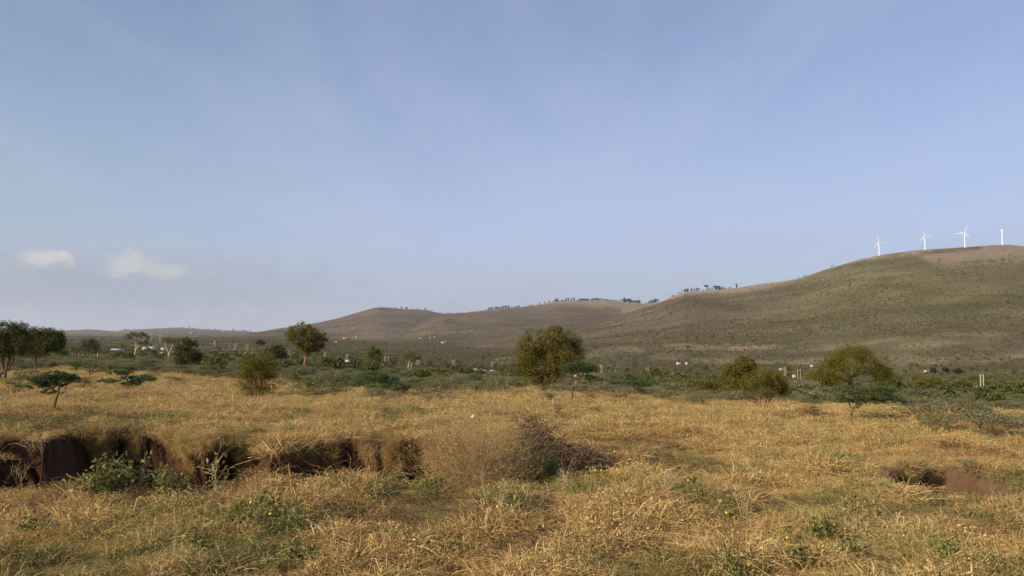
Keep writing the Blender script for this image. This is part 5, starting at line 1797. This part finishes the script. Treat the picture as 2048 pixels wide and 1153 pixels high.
# leafy weeds and bare twigs one can tell apart in the near grass
for i, (px, py, h, w, lab) in enumerate((
        (1640, 1085, 0.36, 16, 'dense grey-green leafy weed patch at lower right'),
        (1700, 1130, 0.30, 14, 'dark leafy weed below the bare twigs at lower right'),
        (1590, 1140, 0.28, 12, 'leafy weed at the bottom edge left of the dense patch at lower right'),
        (400, 1110, 0.26, 12, 'dark green leafy weed low at left of the bottom edge'),
        (70, 1075, 0.26, 12, 'bluish-green weed clump near the left border'),
        (600, 1130, 0.24, 12, 'leafy weed clump at the bottom left of the reddish dead grass'),
        (900, 1120, 0.24, 10, 'dark weed clump in the hollow near the bottom centre'),
        (1890, 1130, 0.26, 10, 'green weed clump at the lower right border'),
        (985, 975, 0.34, 8, 'broad-leaved green weed below the big straw-coloured bush'),
        (860, 985, 0.30, 8, 'thin leafy weed before the slumped red bank'),
        (1290, 1010, 0.22, 9, 'low weed tuft right of the reddish dead grass'))):
    woody('leafy_weed', px, py, h, w, 1, 4, 0.004, 'green_stem', lab, 'plant', 240 + i, 1.3, 0.7, ('weed_leaf', 0.06, 4, 0.05, 0.2))
for i, (px, py, h, st, lab) in enumerate((
        (1000, 1050, 0.75, 5, 'pale forked dry stems standing before the dark hollow in the near grass'),
        (1060, 1035, 0.6, 4, 'pale slender dry stems right of the forked ones'),
        (1490, 1035, 0.55, 7, 'bare pale twigs fanning out right of centre'),
        (1400, 1110, 0.55, 6, 'pale dry branch sprawling low above the bottom edge'),
        (1730, 1085, 0.5, 4, 'bare forked twig above the dark leafy weed at lower right'),
        (1540, 1120, 0.45, 4, 'thin leaning dry stem near the bottom edge right of the yellow fruit'),
        (1330, 985, 0.6, 7, 'wispy straw twigs on the slope right of the brushwood'),
        (1760, 985, 0.5, 5, 'thin dry twigs left of the earth pit'),
        (40, 985, 0.6, 6, 'curled dry twigs at the gully edge by the left border'),
        (530, 1010, 0.45, 3, 'pale forked twig above the large yellow fruit'),
        (1130, 985, 0.5, 6, 'reddish dry stems below the low dark twig tangle'))):
    woody('dry_twigs', px, py, h, st, 2, 3, 0.005, 'pale_twig', lab, 'plant', 260 + i, (1.6 if i in (3, 5) else 0.7), 0.6)

# ------------------------------------------------------------------ the air
hz_box = MB()
hz_box.box(-15600, 15600, -15600, 15600, -130, 520)
me = bpy.data.meshes.new('haze')
hm, t = newmat('haze_air')
pv = t.n('ShaderNodeVolumePrincipled')
pv.inputs['Color'].default_value = (0.86, 0.89, 0.97, 1)
pv.inputs['Density'].default_value = 3.8e-5
pv.inputs['Anisotropy'].default_value = 0.2
ho = t.n('ShaderNodeOutputMaterial')
t.put(ho.inputs['Volume'], pv.outputs[0])
haze = hz_box.obj('haze', 'haze_air')
tag(haze, kind='stuff')
